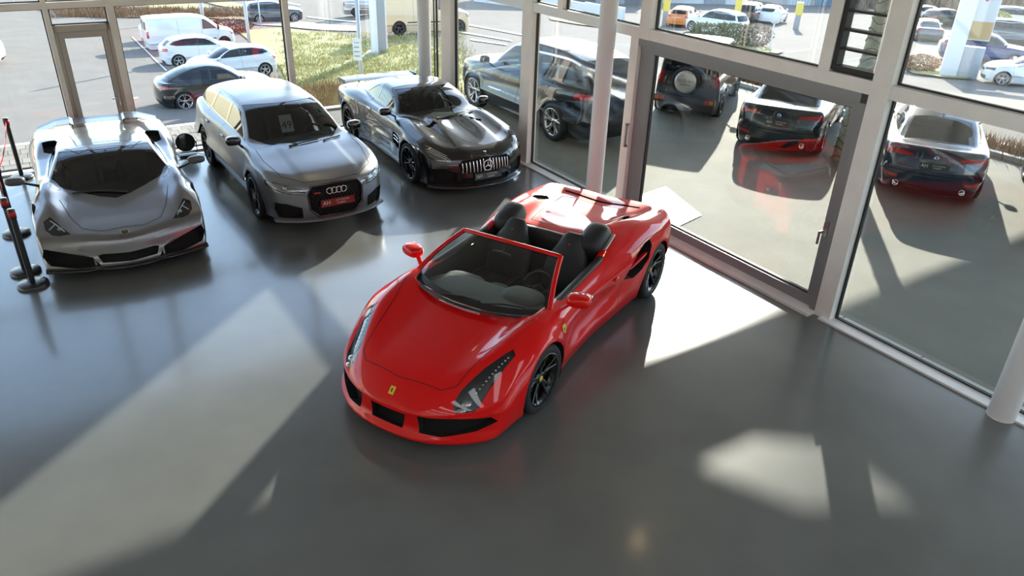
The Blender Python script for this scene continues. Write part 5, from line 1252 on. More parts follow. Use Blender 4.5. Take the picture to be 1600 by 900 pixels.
        g.update(XF=1.64, XR=-1.64, R=.34, ws=[(2.45, .68), (2.1, .88), (1.5, .945), (0, .955), (-1.6, .955), (-2.3, .93), (-2.65, .88)], zs=[(2.4, .74), (0, .85), (-2.6, .95)],
            zc=[(2.5, .90), (2.2, 1.0), (1.8, 1.08), (1.3, 1.12), (0, 1.2), (-2.6, 1.2)], nose=(2.42, .24, .88, 2.6, [(.1, .1), (.4, 0), (.8, .02), (1.0, .14), (1.2, .5)]), tail=(-2.62, .05, .9, 3, [(.1, .06), (.5, 0), (1.2, .02), (2, .10)]),
            roof=[(1.95, .95), (1.65, 1.14), (1.2, 1.52), (.85, 1.76), (.4, 1.88), (-.4, 1.93), (-1.6, 1.93), (-2.4, 1.90), (-2.62, 1.84)], wg=[(1.9, .84), (1.0, .88), (-1, .89), (-2.6, .87)], belt=[(1.9, 1.1), (-2.6, 1.15)], tumble=.14, curve=(.22, .02), rcrown=.03, xmid=.4, dlomat=m_black,
            dlo=[(1.62, 1.17), (1.2, 1.50), (.95, 1.66), (.55, 1.72), (.5, 1.17)], win=[[(1.62, 1.2), (1.15, 1.5), (.92, 1.63), (.58, 1.68), (.54, 1.2)]], windscreen=(1.78, 1.16, 1.70, .92), wsz=1.0,
            cuts=[('headlight', [(.50, .74), (.50, .90), (.86, .96), (.88, .80)], 'x', 'front', m_lampin, .02, True), ('grille', [(-.42, .60), (-.42, .74), (.42, .74), (.42, .60)], 'x', 'front', m_dark, .02, False), ('tail_light', [(.78, .82), (.78, 1.18), (.93, 1.18), (.93, .82)], 'x', 'rear', m_tail, 0., True), ('rear_window', [(.10, 1.24), (.10, 1.66), (.70, 1.66), (.74, 1.24)], 'x', 'rear', g_cardark, 0., True)],
            lines=[('shut_line', [(.46, 1.8), (.44, .4)], 'y', 0, .01, m_seam), ('shut_line', [(1.55, 1.15), (1.3, .8), (1.25, .42)], 'y', 0, .01, m_seam), ('shut_line', [(-.85, 1.75), (-.85, .4)], 'y', 0, .01, m_seam), ('side_moulding', [(1.2, .62), (-1.2, .62)], 'y', 0, .06, m_black), ('shut_line', [(0, 1.8), (0, .5)], 'x', -1, .01, m_seam)],
            track=.96, mirror=((1.35, 1.10, 1.27), (.14, .22, .26)), mirmat=m_black, cabin=(.5, .80, .42), rearseat=False); wh.update(w=.22, rim=.68, m=m_rimgrey)
    elif kind == 'offroader':
        g.update(XF=1.125, XR=-1.125, R=.35, ws=[(1.8, .70), (1.5, .72), (1.1, .74), (0, .745), (-1.1, .745), (-1.6, .73), (-1.75, .70)], zs=[(1.8, .75), (-1.75, .85)], zc=[(1.8, .98), (1.4, 1.02), (.7, 1.06), (0, 1.06), (-1.75, 1.06)],
            nose=(1.74, .10, .72, 3, [(.1, .06), (.4, 0), (.9, .02), (1.1, .2)]), tail=(-1.70, .04, .72, 3, [(.1, .06), (.45, 0), (1.1, .01), (1.8, .08)]), roof=[(.95, .95), (.75, 1.10), (.5, 1.45), (.36, 1.62), (.1, 1.68), (-.6, 1.70), (-1.4, 1.69), (-1.66, 1.64), (-1.72, 1.4)],
            wg=[(.9, .70), (0, .70), (-1.7, .69)], belt=[(1, 1.05), (-1.7, 1.05)], tumble=.13, curve=(.06, .02), rcrown=.02, xmid=-.2, k=(.06, .06, .06, .03), flare=.06,
            dlo=[(.6, 1.09), (.3, 1.55), (-.1, 1.60), (-1.5, 1.60), (-1.56, 1.11)], win=[[(.55, 1.12), (.3, 1.52), (-.1, 1.56), (-.42, 1.57), (-.42, 1.13)], [(-.52, 1.13), (-.52, 1.57), (-1.45, 1.57), (-1.48, 1.14)]],
            windscreen=(.80, 1.10, 1.55, .40), wsz=1.0, rearglass=[(-.56, 1.10), (-.54, 1.50), (.54, 1.50), (.56, 1.10)], rgaxis='x', rgz=1.05,
            cuts=[('headlight', [(.42, .72), (.42, .92), (.64, .92), (.64, .72)], 'x', 'front', m_lampin, .02, True), ('grille', [(-.38, .70), (-.38, .94), (.38, .94), (.38, .70)], 'x', 'front', m_dark, .02, False), ('tail_light', [(.58, .82), (.58, 1.10), (.72, 1.10), (.72, .82)], 'x', 'rear', m_tail, 0., True)],
            lines=[('shut_line', [(-.62, 1.05), (-.60, .55), (.60, .55), (.62, 1.05)], 'x', -1, .01, m_seam), ('shut_line', [(.62, 1.05), (.60, .45)], 'y', 0, .01, m_seam), ('shut_line', [(-.47, 1.05), (-.5, .45)], 'y', 0, .01, m_seam)],
            track=.79, mirror=((.55, .86, 1.2), (.1, .17, .18)), mirmat=m_black, cabin=(-.25, .72, .32)); wh.update(w=.22, rim=.62, m=m_rimgrey, twin=False)
    g['wheel'] = wh
    return g
# ------------------------------------------------------------------ cars in the showroom
build_spider((.20, 7.42, 0), math.radians(-120.3), (1.025, 1.0, 1.0))
build_wedge((-5.76, 10.10, 0), math.radians(-60.1), (.86, .96, .97))
build_wagon((-3.78, 11.74, 0), math.radians(-55.7), (.925, .95, .955))
build_coupe((-1.70, 13.45, 0), math.radians(-57.4), (1.02, .95, 1.0))

# ------------------------------------------------------------------ barrier posts with red belts
m_bpost = mat('barrier_black', (.014, .014, .016), .35, coat=.3); m_belt = mat('red_belt', (.45, .01, .015), .6)
POSTS = [(tuple(B(.38, 7.75))[:2], 'farthest barrier post with a red belt, by the back glass', .98), ((-6.79, 9.30), 'second barrier post from the glass, beside the grey supercar', .98), ((-6.02, 8.20), 'front left barrier post just behind the nearest one', .98), ((-5.74, 7.88), 'nearest black barrier post by the nose of the grey supercar', .98)]
for (x, y), lab, h in POSTS:
    T = empty('barrier_post', (x, y, 0)); tag(T, lab, 'barrier post', 'belt barrier posts')
    q = MB(); q.lathe([(0, .055), (.05, .055), (.155, .045), (.17, .03), (.172, .0)], 32); q.build('base', m_bpost, T)
    q = MB(); q.lathe([(.033, .05), (.033, h - .10)], 20); q.build('pole', m_bpost, T)
    q = MB(); q.lathe([(.036, h - .12), (.040, h - .11), (.040, h - .01), (.036, h), (0, h)], 20); q.build('belt_head', m_bpost, T)
    q = MB(); q.lathe([(.0405, h - .09), (.0415, h - .09), (.0415, h - .03), (.0405, h - .03)], 20); q.build('belt_cassette', m_belt, T)
for i, j, lab in ((0, 1, 'red belt stretched between the two far barrier posts'), (1, 2, 'red belt from the second barrier post towards the front'),):
    a, c = Vector((*POSTS[i][0], .92)), Vector((*POSTS[j][0], .92)); q = MB(); d = (c - a); R = []
    for k in range(13):
        t = k / 12; p = a + d * t; sag = -.10 * 4 * t * (1 - t); R.append([(p.x, p.y, p.z + sag - .024), (p.x, p.y, p.z + sag + .024)])
    q.grid(R); o = q.build('barrier_belt', m_belt); tag(o, lab, 'belt', 'red barrier belts'); md = o.modifiers.new('t', 'SOLIDIFY'); md.thickness = .002

# round floor spotlight by the glass
T = empty('floor_spotlight', B(.42, 5.22)); T.rotation_euler = (0, 0, RZ); tag(T, 'round black floor spotlight standing by the glass between two cars', 'spotlight')
q = MB(); q.lathe([(.0, -.10), (.12, -.09), (.16, -.02), (.165, .03), (.155, .04), (.15, .02)], 32, 'x', (0, 0, .25)); q.build('housing', m_bpost, T)
q = MB(); q.lathe([(0, .05), (.08, .043), (.152, .02)], 32, 'x', (0, 0, .25)); q.build('lens', mat('smoked_lens', (.05, .055, .045), .06, coat=1.), T)
q = MB(); q.tube([(0, -.18, .25), (0, -.18, .06), (0, .18, .06), (0, .18, .25)], .012); q.box((0, 0, .02), (.22, .28, .04)); q.build('bracket', m_bpost, T)
q = MB(); q.tube([(-.05, .1, .02), (.12, .3, .012), (.05, .55, .012), (-.2, .7, .012)], .007, 6); q.build('cable', m_bpost, T)

# warm ceiling downlight mirrored in the floor
for (x, y), lab in (((2.3, 9.34), 'warm ceiling downlight above the right of the floor'), ((-2.6, 11.5), 'warm ceiling downlight above the black coupe')):
    T = empty('ceiling_downlight', (x, y, ROOF_Z)); tag(T, lab, 'lamp', 'ceiling downlights')
    q = MB(); q.lathe([(.09, 0), (.09, -.16), (.08, -.16), (.078, -.03)], 28); q.build('lamp_housing', m_black, T)
    q = MB(); q.lathe([(0, -.10), (.07, -.10)], 24); q.build('bulb', mat('lamp_glow', (1, .8, .5), .5, emis=((1, .72, .36), 60)), T)

# ------------------------------------------------------------------ cars outside
_proto = {}
def recolor(T, src, dst):
    for c in [T] + list(T.children_recursive):
        if c.type == 'MESH':
            for sl in c.material_slots:
                if sl.material == src: sl.link = 'OBJECT'; sl.material = dst
def park(name, kind, paint, x, y, z, deg, label, scale=(1, 1, 1), cat='car', h=.028, group=None):
    key = (kind, h)
    if key not in _proto:
        T = empty(name); sp = std_spec(kind, paint, h); S, P = closed_car(T, sp); _proto[key] = (T, paint, S)
    else:
        P0, p0, S = _proto[key]; T = copy_tree(P0); T.name = name
        recolor(T, p0, paint)
    T.location = (x, y, z); T.rotation_euler = (0, 0, math.radians(deg)); T.scale = scale
    for k in ('label', 'category', 'group'):
        if k in T: del T[k]
    tag(T, label, cat, group)
    return T, _proto[key][2]
pa_blue = mat('midnight_blue_paint', (.012, .022, .05), .25, .3, coat=1.); pa_teal = mat('dark_teal_paint', (.012, .022, .030), .25, .3, coat=1.)
pa_black = mat('outdoor_black_paint', (.008, .010, .011), .22, .2, coat=1.); pa_white = mat('white_paint', (.78, .78, .78), .35, coat=1.)
pa_green = mat('dark_green_black_paint', (.016, .022, .022), .28, .2, coat=1.); pa_grey = mat('slate_grey_paint', (.09, .095, .10), .3, .5, coat=1.)
pa_navy = mat('navy_paint', (.03, .04, .12), .3, .3, coat=1.); pa_or = mat('orange_paint', (.75, .22, .04), .35, coat=1.); pa_silver = mat('silver_paint', (.45, .46, .47), .3, .7, coat=1.); pa_ylw = mat('cream_orange_paint', (.80, .58, .36), .4, coat=.5)
def rear_kit(T, S, zp, xe=.56, badge=True, plate=m_plate):
    p, n = S.hit((0, zp), 'x', -1)
    dealer_plate(T, frame_at((p.x - .012, 0, zp), (-1, 0, .1)), plate, .50, .11)
    for sg in (1, -1):
        q = MB(); q.lathe([(.0, -.005), (.040, -.005), (.045, -.06), (.052, -.06), (.055, .05)], 18, 'x'); o = q.build('exhaust_pipe', m_chrome, T); p2, n2 = S.hit((xe * sg, .30), 'x', -1); o.location = (p2.x + .02, xe * sg, .30)
    if badge:
        p, n = S.hit((0, zp + .15), 'x', -1); q = MB(); q.lathe([(0, .008), (.038, .006), (.04, 0)], 20); o = q.build('tail_badge', m_lampchr, T); o.matrix_local = frame_at(p, n)
        q = MB(); q.lathe([(0, .010), (.026, .010)], 20); q.build('badge_centre', mat('badge_blue', (.05, .2, .5), .3), o)
def fin(T, S, x):
    p, n = S.hit((x, 0), 'z'); q = MB(); q.blob((p.x, 0, p.z + .02), (.10, .025, .045), 2.2, 10, 6); q.build('roof_antenna', m_lampchr, T)
FZ = -.12
T, S = park('saloon_car', 'saloon', pa_teal, 5.97, 16.20, FZ, 62.7, 'dark teal saloon parked nose-out behind the big glass door, seen from the rear', (.94, .92, .92))
rear_kit(T, S, .72); fin(T, S, -.85)
T, S = park('saloon_car', 'saloon', pa_blue, 7.81, 13.89, FZ, 64.4, 'midnight blue saloon seen from the rear through the right-hand pane', (.94, .90, .90))
T, S = park('saloon_car', 'saloon', pa_black, 9.60, 11.85, FZ, 66, 'black car cut off by the right edge of the frame', (.94, .92, .92))
# off-roader with a spare wheel
T, S = park('off_roader', 'offroader', pa_green, 4.43, 18.58, -.2, 66.8, 'small dark off-roader with a spare wheel on its rear door', (.98, .96, .96))
q = MB(); q.lathe([(.30, -.09), (.335, -.06), (.34, .02), (.31, .06), (.26, .07)], 36, 'x'); sw = q.build('spare_wheel', m_tyre, T); sw.location = (-1.80, .02, .92); sw.rotation_euler = (0, 0, PI)
q = MB(); q.lathe([(0, .095), (.20, .09), (.25, .075), (.262, .05)], 36, 'x'); q.build('wheel_cover', mat('cover_silver', (.62, .61, .59), .35, .5), sw)
text_obj('cover_lettering', 'SUZUKI', .105, m_black, sw, Matrix.Translation((.094, 0, .02)) @ Matrix.Rotation(PI / 2, 4, 'Z') @ Matrix.Rotation(PI / 2, 4, 'X'))
q = MB(); q.box((.094, 0, -.055), (.006, .24, .014)); q.build('cover_stripe', m_black, sw)
q = MB(); q.box((-1.80, 0, .50), (.16, 1.42, .16)); bp = q.build('rear_bumper', m_black, T)
for sg in (1, -1):
    q = MB(); q.box((-1.89, sg * .58, .52), (.02, .22, .10)); q.build('bumper_lamp', m_tail, bp)
    q = MB(); q.box((-1.893, sg * .64, .52), (.02, .09, .09)); q.build('bumper_indicator', m_orange, bp)
T, S = park('suv', 'suv', pa_black, .60, 16.60, FZ, 124.9, 'black luxury suv parked along the right facade', (1., 1., 1.))

# lower lot to the left and the road
def on(px, py): return at(px, py)
def park_at(px, py, name, kind, paint, deg, label, dx=0., dy=0., scale=(1, 1, 1), h=.04, cat='car', group=None):
    """stands with local point (dx, dy) on the terrain spot"""
    g = on(px, py); a = math.radians(deg); x = g.x - (math.cos(a) * dx - math.sin(a) * dy); y = g.y - (math.sin(a) * dx + math.cos(a) * dy)
    return park(name, kind, paint, x, y, float(tz(x, y)), deg, label, scale, cat, h, group)[0]
park_at(292, 170, 'crossover_car', 'crossover', pa_black, 33, 'black coupe crossover in the lower lot behind the estate car', -1.385, -.93, h=.03)
park_at(281, 103, 'hatchback', 'hatch', pa_white, 33, 'white hatchback parked beside the white van', -1.325, -.88, h=.03)
park_at(425, 119, 'hatchback', 'hatch', pa_white, 214, 'white hatchback facing left with its tail at the grass bank', -1.6, .9, h=.03)
park_at(240, 80, 'delivery_van', 'van', pa_white, 34, 'white panel van in the lower lot', -2.4, -.95, h=.04)
park_at(228, 68, 'hatchback', 'hatch', pa_white, 36, 'white car half hidden behind the panel van', -2.0, -.9, h=.03)
park_at(9, 101, 'hatchback', 'hatch', pa_white, 205, 'white car cut off by the left edge of the frame', -2.05, .5, h=.03)
park_at(404, 36, 'suv', 'suv', pa_grey, 30, 'dark grey suv driving on the road behind the estate car', -1.5, -.95, (.92, .92, .92), h=.028)
park_at(103, 15, 'hatchback', 'hatch', pa_grey, 20, 'dark car at the far kerb just under the left transom', -1.3, -.88, h=.03)
park_at(556, 27, 'delivery_van', 'van', pa_silver, 20, 'silver van on the far lane of the road', -1.64, -.95)
park_at(632, 57, 'delivery_truck', 'van', pa_ylw, 22, 'orange and cream delivery truck on the road behind the corner column', -1.64, -.95, (1.2, 1.12, 1.3), cat='truck')
park_at(1057, 43, 'hatchback', 'hatch', pa_or, 65, 'orange hatchback at the far fuel station', -2.0, 0, h=.03)
park_at(1077, 50, 'people_carrier', 'suv', pa_white, 128, 'white people carrier leaving the fuel station', 1.5, .95, (.95, .95, .95), h=.028)
park_at(1195, 38, 'hatchback', 'hatch', pa_white, 60, 'white hatchback parked right of the hedge', -2.0, 0, h=.03)
park_at(1162, 37, 'suv', 'suv', pa_black, 60, 'black car parked behind the hedge', -2.4, 0, (.92, .92, .92), h=.028)
park_at(1450, 66, 'saloon_car', 'saloon', pa_grey, 72, 'dark grey car driving away on the side road', -2.2, 0)
park_at(1448, 36, 'hatchback', 'hatch', pa_silver, 10, 'silver car in the far row left of the pylon', -.5, -.8, h=.03)
park_at(1478, 42, 'hatchback', 'hatch', pa_black, 15, 'black car in the far row beside the pylon', -.5, -.8, h=.03)
park_at(1536, 100, 'suv', 'suv', pa_navy, -25, 'navy blue suv parked right of the white pylon', 0, -.95, (.94, .94, .92), h=.028)
park_at(1563, 134, 'hatchback', 'hatch', pa_white, 158, 'white hatchback facing left at the right edge', 1.325, .88, h=.03)
park_at(1585, 72, 'suv', 'suv', pa_grey, -22, 'dark suv behind the navy suv', 0, -.95, (.94, .94, .94), h=.028)
park_at(1592, 46, 'suv', 'suv', pa_white, -20, 'white suv at the top right corner', 0, -.95, h=.028)
# ------------------------------------------------------------------ surfaces on the ground outside
drape_poly('grass_bank', [(372, 50), (440, 44), (520, 52), (600, 68), (700, 78), (722, 84), (730, 150), (640, 190), (470, 196), (456, 150), (440, 108), (405, 78)], m_grass, .06)
m_dry = mat('dry_planting', (.26, .17, .09), .95, var=.4, vscale=3, bump=.5, bscale=20)
drape_poly('planting_island', [(84, 20), (120, 15), (230, 16), (330, 21), (392, 27), (400, 34), (330, 30), (200, 28), (110, 26)], m_dry, .08)
drape_poly('verge_grass', [(222, 14), (330, 20), (340, 15), (300, 6), (235, 4)], m_grass, .10)
drape_poly('verge_grass', [(318, 4), (350, 3), (402, 12), (378, 16), (340, 10)], m_grass, .10)
drape_poly('red_path', [(352, 20), (402, 14), (450, 32), (560, 42), (560, 50), (440, 42), (400, 40)], mat('red_paving', (.50, .34, .28), .8, var=.08), .07)
drape_poly('verge_grass', [(858, 28), (905, 33), (975, 44), (975, 49), (900, 39), (860, 32)], m_grass, .08)
drape_poly('verge_grass', [(1080, 63), (1105, 60), (1160, 68), (1225, 82), (1215, 86), (1150, 79)], m_grass, .10)
drape_poly('verge_grass', [(1412, 108), (1432, 103), (1460, 108), (1500, 116), (1518, 126), (1480, 124), (1425, 117)], m_grass, .10)
for px in ([(480, 26), (560, 34), (560, 36), (480, 28)], [(440, 2), (470, 8), (470, 10), (440, 4)], [(710, 49), (800, 64), (800, 66), (710, 51)], [(715, 36), (830, 57), (830, 59), (715, 38)], [(735, 62), (792, 70), (792, 72), (735, 64)],
           [(1540, 178.5), (1640, 197), (1640, 199), (1540, 180.5)], [(1540, 223), (1640, 249), (1640, 252), (1540, 226)], [(1135, 112), (1170, 121), (1170, 123), (1135, 114)],
           [(206, 59), (208, 59), (262, 112), (259, 112)]):
    drape_poly('road_marking', px, m_line, .05)
# kerb and dry plants along the outer edge of the forecourt
q = MB(); bb(q, -2, 21, -8.85, -8.70, -.3, -.02); o = q.build('forecourt_kerb', m_kerb); o['kind'] = 'structure'
q = MB(); bb(q, -2, 21, -9.5, -8.85, -1.5, -.10); o = q.build('planting_strip', m_dry); o['kind'] = 'structure'
q = MB(); bb(q, -2, 21, -9.62, -9.5, -.3, -.04); o = q.build('road_kerb', m_kerb); o['kind'] = 'structure'

def tufts(name, pts, n, h, m, spread=.5, w=.012, lab=None, lean=.5, cat='plants'):
    """clump of thin blades"""
    v = []; f = []
    for k in range(n):
        p = random.choice(pts); x = p[0] + random.gauss(0, spread); y = p[1] + random.gauss(0, spread); z = p[2] - .02
        hh = h * random.uniform(.5, 1.15); a = random.uniform(0, 2 * PI); l = random.uniform(0, lean) * hh; dx, dy = math.cos(a) * l, math.sin(a) * l; wx, wy = -math.sin(a + 1) * w, math.cos(a + 1) * w
        i = len(v); v += [(x - wx, y - wy, z), (x + wx, y + wy, z), (x + dx * .4 + wx * .8, y + dy * .4 + wy * .8, z + hh * .6), (x + dx * .4 - wx * .8, y + dy * .4 - wy * .8, z + hh * .6), (x + dx, y + dy, z + hh)]; f += [(i, i + 1, i + 2, i + 3), (i + 3, i + 2, i + 4)]
    o = mesh_obj(name, v, f, m, None, False); tag(o, lab, cat, None, 'stuff'); return o
m_straw = mat('straw_blades', (.32, .20, .10), .9, var=.3, vscale=9); m_blade = mat('grass_blades', (.46, .42, .17), .9, var=.35, vscale=2.5)
tufts('dry_ornamental_grass', [tuple(B(s, -9.18, -.1)) for s in np.arange(-2, 14, .25)], 4200, .34, m_straw, .17, .012, 'dry straw coloured plants along the forecourt kerb')
pts = []
for k in range(900):
    px, py = random.uniform(445, 725), random.uniform(52, 188); g = at(px, py, .06); pts.append(tuple(g))
tufts('bank_grass', pts, 26000, .16, m_blade, .35, .02, 'rough winter grass on the bank behind the glass', .7, 'grass')
pts = [tuple(at(random.uniform(465, 545), random.uniform(140, 190), .05)) for k in range(60)]
tufts('dry_weeds', pts, 1500, .55, m_straw, .35, .012, 'dry weeds at the foot of the bank behind the estate car')
pts = [tuple(at(random.uniform(90, 395), random.uniform(17, 28), .05)) for k in range(160)]
tufts('island_plants', pts, 5000, .5, mat('brown_shrub', (.26, .15, .08), .9, var=.3), .5, .03, 'brown low planting on the traffic island')
def bush(name, c, r, n, m, lab, leaf=.09, cat='bush', box=False):
    """leaf cluster: many small leaf quads around the volume"""
    v = []; f = []
    for k in range(n):
        d = np.random.normal(size=3); d /= np.linalg.norm(d); t = random.uniform(.6, 1.) ** .6
        if box: d = d / max(abs(d))
        p = Vector((c[0] + d[0] * r[0] * t, c[1] + d[1] * r[1] * t, c[2] + r[2] + d[2] * r[2] * t)); a = Vector(np.random.normal(size=3)).normalized(); b_ = a.cross(Vector(np.random.normal(size=3))).normalized(); s = leaf * random.uniform(.6, 1.3)
        i = len(v); v += [tuple(p - a * s), tuple(p + b_ * s * .5), tuple(p + a * s), tuple(p - b_ * s * .5)]; f.append((i, i + 1, i + 2, i + 3))
    T = empty(name, (0, 0, 0)); tag(T, lab, cat); o = mesh_obj('foliage', v, f, m, T, False); o['kind'] = 'stuff'
    q = MB()
    for k in range(5): a = 2 * PI * k / 5; q.tube([(c[0] + .1 * math.cos(a), c[1] + .1 * math.sin(a), c[2] - .05), (c[0] + r[0] * .5 * math.cos(a), c[1] + r[1] * .5 * math.sin(a), c[2] + r[2])], [.04, .015], 5)
    q.build('stem', mat('bark_brown', (.10, .07, .05), .9, var=.3), T); return T
m_hedge = mat('hedge_leaf', (.16, .17, .06), .8, var=.4, vscale=4); m_dryb = mat('dry_leaf', (.42, .26, .15), .85, var=.3, vscale=5); m_ylf = mat('yellow_leaf', (.40, .36, .10), .8, var=.3, vscale=4)
bush('hedge', at(1128, 71), (1.9, .8, .62), 3000, m_hedge, 'clipped green hedge below the people carrier', .10, 'hedge', True)
bush('bare_shrub', at(1178, 74), (1.1, .8, .7), 900, mat('bare_twigs', (.42, .33, .27), .9, var=.3), 'bare brown shrub right of the hedge', .09)
bush('round_shrub', at(1436, 112), (.95, .7, .42), 1500, m_dryb, 'clipped rust brown shrub at the foot of the pylon', .08)
bush('yellow_shrub', at(1546, 48), (1.6, 1.2, .8), 1200, m_ylf, 'yellow green shrub behind the navy suv', .12)
bush('island_bush', at(363, 50), (1.6, 1., .45), 1400, mat('heather', (.20, .12, .09), .9, var=.3), 'low brown bush in front of the panel van', .09)

# ------------------------------------------------------------------ posts, signs, trees
m_galv = mat('galvanised_steel', (.42, .43, .45), .4, .6); m_sgn = mat('sign_white', (.78, .78, .80), .4); m_sgrey = mat('sign_grey', (.30, .33, .37), .4); m_yel = mat('sign_yellow', (.80, .62, .10), .5); m_redp = mat('sign_red', (.62, .03, .05), .5)
def pole(px, py, h, r, lab, plate=None):
    g = at(px, py); T = empty('street_pole', g); tag(T, lab, 'pole')
    q = MB(); q.lathe([(r, -.1), (r * .9, h), (0, h)], 14); q.build('shaft', m_galv, T)
    if plate:
        z0, z1, w = plate; q = MB(); q.box((-.10, -r - .02, (z0 + z1) / 2), (w, .03, z1 - z0)); o = q.build('sign_plate', m_sgn, T)
        for k in range(4): q = MB(); q.box((-.10, -r - .037, z0 + (z1 - z0) * (.2 + .2 * k)), (w * .7, .004, .05)); q.build('sign_stripe', m_sgrey, o)
    return T
pole(566, 140, 7, .09, 'grey lamp pole with a white sign plate on the grass bank', (1.25, 2.15, .32))
pole(391, 76, 7, .10, 'slim lamp pole behind the white hatchbacks'); pole(317, 30, 6, .14, 'thick grey pole above the panel van'); pole(408, 42, 4.5, .05, 'thin white pole before the grey suv'); pole(24, 14, 5, .05, 'thin post by the traffic island')
# grey and white pylon on the bank
g = at(592, 84); T = empty('advertising_pylon', g); tag(T, 'grey and white advertising pylon on the grass bank', 'pylon')
q = MB(); q.box((-.16, 0, 4.5), (.42, .5, 9)); q.build('white_panel', m_sgn, T); q = MB(); q.box((.26, 0, 4.5), (.44, .5, 9)); o = q.build('grey_panel', m_sgrey, T); q = MB(); q.box((0, 0, .04), (1.3, 1.0, .1)); q.build('footing', m_kerb, T)
# tall white pylon at the right
g = at(1492, 121); T = empty('brand_pylon', g, -.45); tag(T, 'tall white dealer pylon with grey side panel and red marks', 'pylon')
q = MB(); q.box((-.35, 0, 5), (.72, .6, 10)); q.build('pylon_body', m_sgn, T); q = MB(); q.box((.48, .05, 5.9), (.95, .3, 8.2)); sd = q.build('side_panel', mat('pylon_side', (.60, .61, .62), .4), T)
q = MB(); q.box((.45, 0, .75), (.9, .45, 1.5)); q.build('plinth', mat('pylon_plinth', (.45, .46, .48), .5), T)
q = MB(); q.box((.48, -.105, 2.25), (.9, .02, .8)); q.build('orange_band', mat('band_orange', (.50, .33, .15), .6), sd)
for z in (4.35, 3.75):
    for k in range(5): q = MB(); q.box((.36 + .10 * (k % 3), -.11, z + .2 * (k % 2) + .04 * k), (.34 if k % 2 else .10, .02, .10 if k % 2 else .42)); q.build('red_mark', m_redp, sd)
for px, py, lab in ((1038, 40, 'yellow sign post left of the orange hatchback'), (1149, 40, 'yellow sign post above the hedge'), (1243, 46, 'yellow sign post at the side road')):
    g = at(px, py); T = empty('yellow_sign', g, -.25); tag(T, lab, 'sign', 'yellow fuel station signs'); q = MB(); q.box((0, 0, .7), (.4, .3, 1.4)); q.build('column', m_galv, T); q = MB(); q.box((0, -.02, 1.5), (.5, .34, .9)); q.build('sign_face', m_yel, T)
g = at(1202, 80); T = empty('traffic_sign', g); tag(T, 'round traffic sign on a white post beside the shrub', 'sign'); q = MB(); q.lathe([(.045, 0), (.045, 2.1)], 10); q.build('post', m_sgn, T); q = MB(); q.lathe([(0, -.05), (.36, -.05), (.36, -.08), (0, -.08)], 24, 'y', (0, 0, 1.9)); q.build('disc', m_sgn, T)
g = at(1464, 112); T = empty('bicycle_rail', g); tag(T, 'bent white rail beside the brown shrub', 'rail'); q = MB(); q.tube([(-.3, 0, 0), (-.3, 0, 1.3), (-.22, .1, 1.5), (.5, .7, 1.55), (.6, .8, 1.4), (.6, .8, 0)], .05, 8); q.build('tube', m_sgn, T)
# mottled tree trunk on the forecourt, boughs above the frame
def tree(loc, h, r, m, lab, boughs=6, tilt=(0, 0), ringed=False):
    T = empty('tree', loc); tag(T, lab, 'tree'); q = MB(); pts = [(tilt[0] * h * t, tilt[1] * h * t, h * t - .1) for t in [k / 14 for k in range(15)]]
    q.tube(pts, [r * (1.18 - .35 * k / 14) for k in range(15)], 14); o = q.build('trunk', m, T)
    if ringed:
        q = MB()
        for k in range(34):
            z = .12 + k * .17; n_ = 14; R = r * (1.19 - .35 * z / h)
            q.tube([(tilt[0] * z + R * math.cos(a) , tilt[1] * z + R * math.sin(a), z + .05 * math.sin(a * 2 + k)) for a in [2 * PI * j / n_ for j in range(n_ + 1)]], .011, 5, False)
        q.build('bark_ridges', mat('bark_dark', (.13, .13, .10), .9), o)
    for k in range(boughs):
        a = 2 * PI * k / boughs + .4; z = h * random.uniform(.72, .98); L = h * random.uniform(.28, .5); p = (tilt[0] * z, tilt[1] * z, z); e = (p[0] + L * math.cos(a), p[1] + L * math.sin(a), z + L * .8)
        q = MB(); q.tube([p, ((p[0] + e[0]) / 2, (p[1] + e[1]) / 2, (p[2] + e[2]) / 2 - .1 * L), e], [r * .45, r * .3, r * .1], 6)
        for j in range(4):
            t = .4 + .15 * j; c = Vector(p).lerp(Vector(e), t); a2 = a + random.uniform(-1.2, 1.2); q.tube([c, c + Vector((math.cos(a2) * L * .4, math.sin(a2) * L * .4, L * .35))], [r * .18, r * .05], 5)
        q.build('bough', m, T)
    return T
m_bark = mat('mottled_bark', (.30, .30, .23), .85, var=.35, vscale=7, bump=.5, bscale=25)
tree(at(1312, 254), 6.0, .15, m_bark, 'mottled tree trunk behind the dark teal saloon', 7, (.035, -.02), True)
m_bark2 = mat('bare_branch', (.16, .11, .08), .9, var=.3)
WORD = ('first', 'second', 'third', 'fourth', 'fifth', 'sixth', 'seventh', 'eighth', 'ninth', 'tenth')
for k, (px, py) in enumerate(((1366, 4), (1392, 14), (1414, 8), (1440, 6), (1462, 12), (1496, 10), (1522, 6), (1548, 14), (1572, 6), (1594, 14))):
    tree(at(px, py), random.uniform(7, 10), .22, m_bark2, '%s bare tree from the left in the far wood at the top right' % WORD[k], 8)['group'] = 'bare trees of the far wood'
pts = [tuple(at(random.uniform(1470, 1600), random.uniform(0, 22))) for k in range(220)] + [tuple(at(random.uniform(1340, 1430), random.uniform(2, 14))) for k in range(120)]
tufts('undergrowth', pts, 9000, 2.6, mat('undergrowth_brown', (.24, .17, .12), .95, var=.35), 2.2, .05, 'brown leafless undergrowth at the edge of the far wood', .5, 'undergrowth')

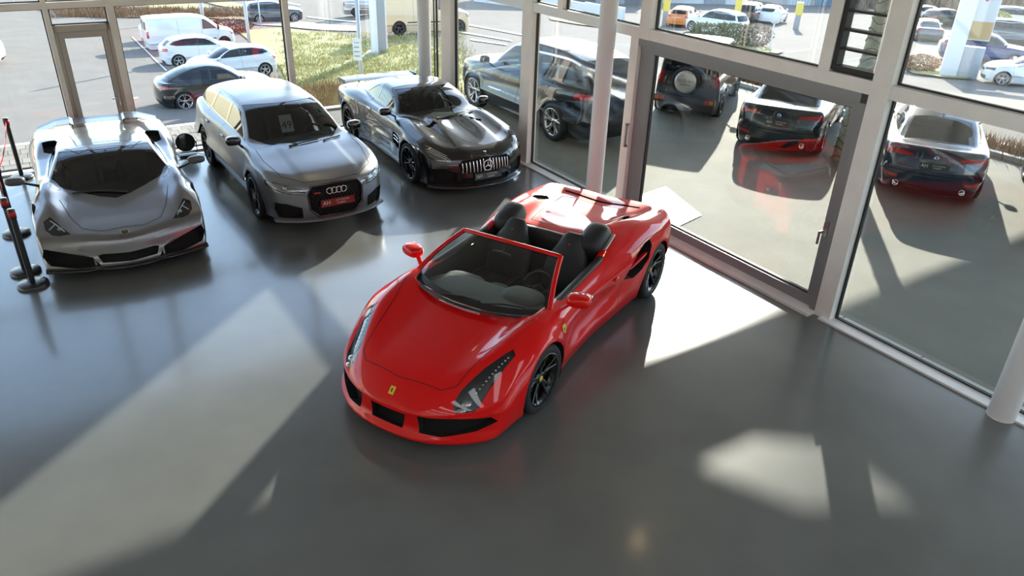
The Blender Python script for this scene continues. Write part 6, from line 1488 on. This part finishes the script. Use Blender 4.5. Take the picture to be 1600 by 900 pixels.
# ------------------------------------------------------------------ buildings beyond the road
def building(px, py, w, d, h, rz, m, lab, name='workshop_building', doors=(), band=None):
    g = at(px, py); T = empty(name, g, rz); tag(T, lab, 'building')
    q = MB(); q.box((0, d / 2, h / 2 - .3), (w, d, h + .6)); q.build('walls', m, T); q = MB(); q.box((0, d / 2, h + .12), (w + .6, d + .6, .25)); q.build('roof', m_frame, T)
    for x, ww, hh, mm in doors:
        q = MB(); q.box((x, -.03, hh / 2), (ww, .1, hh)); o = q.build('gate', mm, T)
        for k in range(int(ww / .35)): q = MB(); q.box((x - ww / 2 + .18 + k * .35, -.09, hh / 2), (.05, .03, hh)); q.build('gate_rib', m_galv, o)
    return T
m_bl = mat('blue_gate', (.16, .32, .46), .5, var=.05); m_conc = mat('render_grey', (.42, .42, .42), .8, var=.05)
building(1282, 9, 9, 10, 5, .12, m_conc, 'grey workshop with blue ribbed gates beyond the side road', doors=((1.6, 4.2, 4, m_bl), (-2.6, 2.6, 4, mat('white_gate', (.66, .68, .70), .5))))
building(900, 6, 15, 8, 4.5, .18, mat('dark_cladding', (.13, .13, .14), .6), 'dark clad building beyond the white garden wall', doors=((-3, 3, 2.6, m_sgrey), (3.5, 3, 2.6, m_sgrey)))
building(1095, 6, 9, 6, 4, .1, mat('white_render', (.68, .67, .66), .7), 'white fuel station kiosk behind the people carrier', doors=((1.5, 2.4, 2.4, m_sgrey),))
# low white garden wall along the far side of the road
a, c = at(742, 2), at(975, 33); T = empty('garden_wall', (0, 0, 0)); tag(T, 'long low white wall along the far side of the road', 'wall')
N = 9
for k in range(N):
    p, r_ = a.lerp(c, k / N), a.lerp(c, (k + 1) / N - .004); d = (r_ - p); n_ = Vector((-d.y, d.x, 0)).normalized() * .12
    zb = min(float(tz(p.x, p.y)), float(tz(r_.x, r_.y))) - .2
    q = MB(); q.hexa([(p.x - n_.x, p.y - n_.y, zb), (r_.x - n_.x, r_.y - n_.y, zb), (r_.x + n_.x, r_.y + n_.y, zb), (p.x + n_.x, p.y + n_.y, zb)] + [(p.x - n_.x, p.y - n_.y, zb + 1.3), (r_.x - n_.x, r_.y - n_.y, zb + 1.3), (r_.x + n_.x, r_.y + n_.y, zb + 1.3), (p.x + n_.x, p.y + n_.y, zb + 1.3)]); q.build('wall_panel', m_sgn, T)
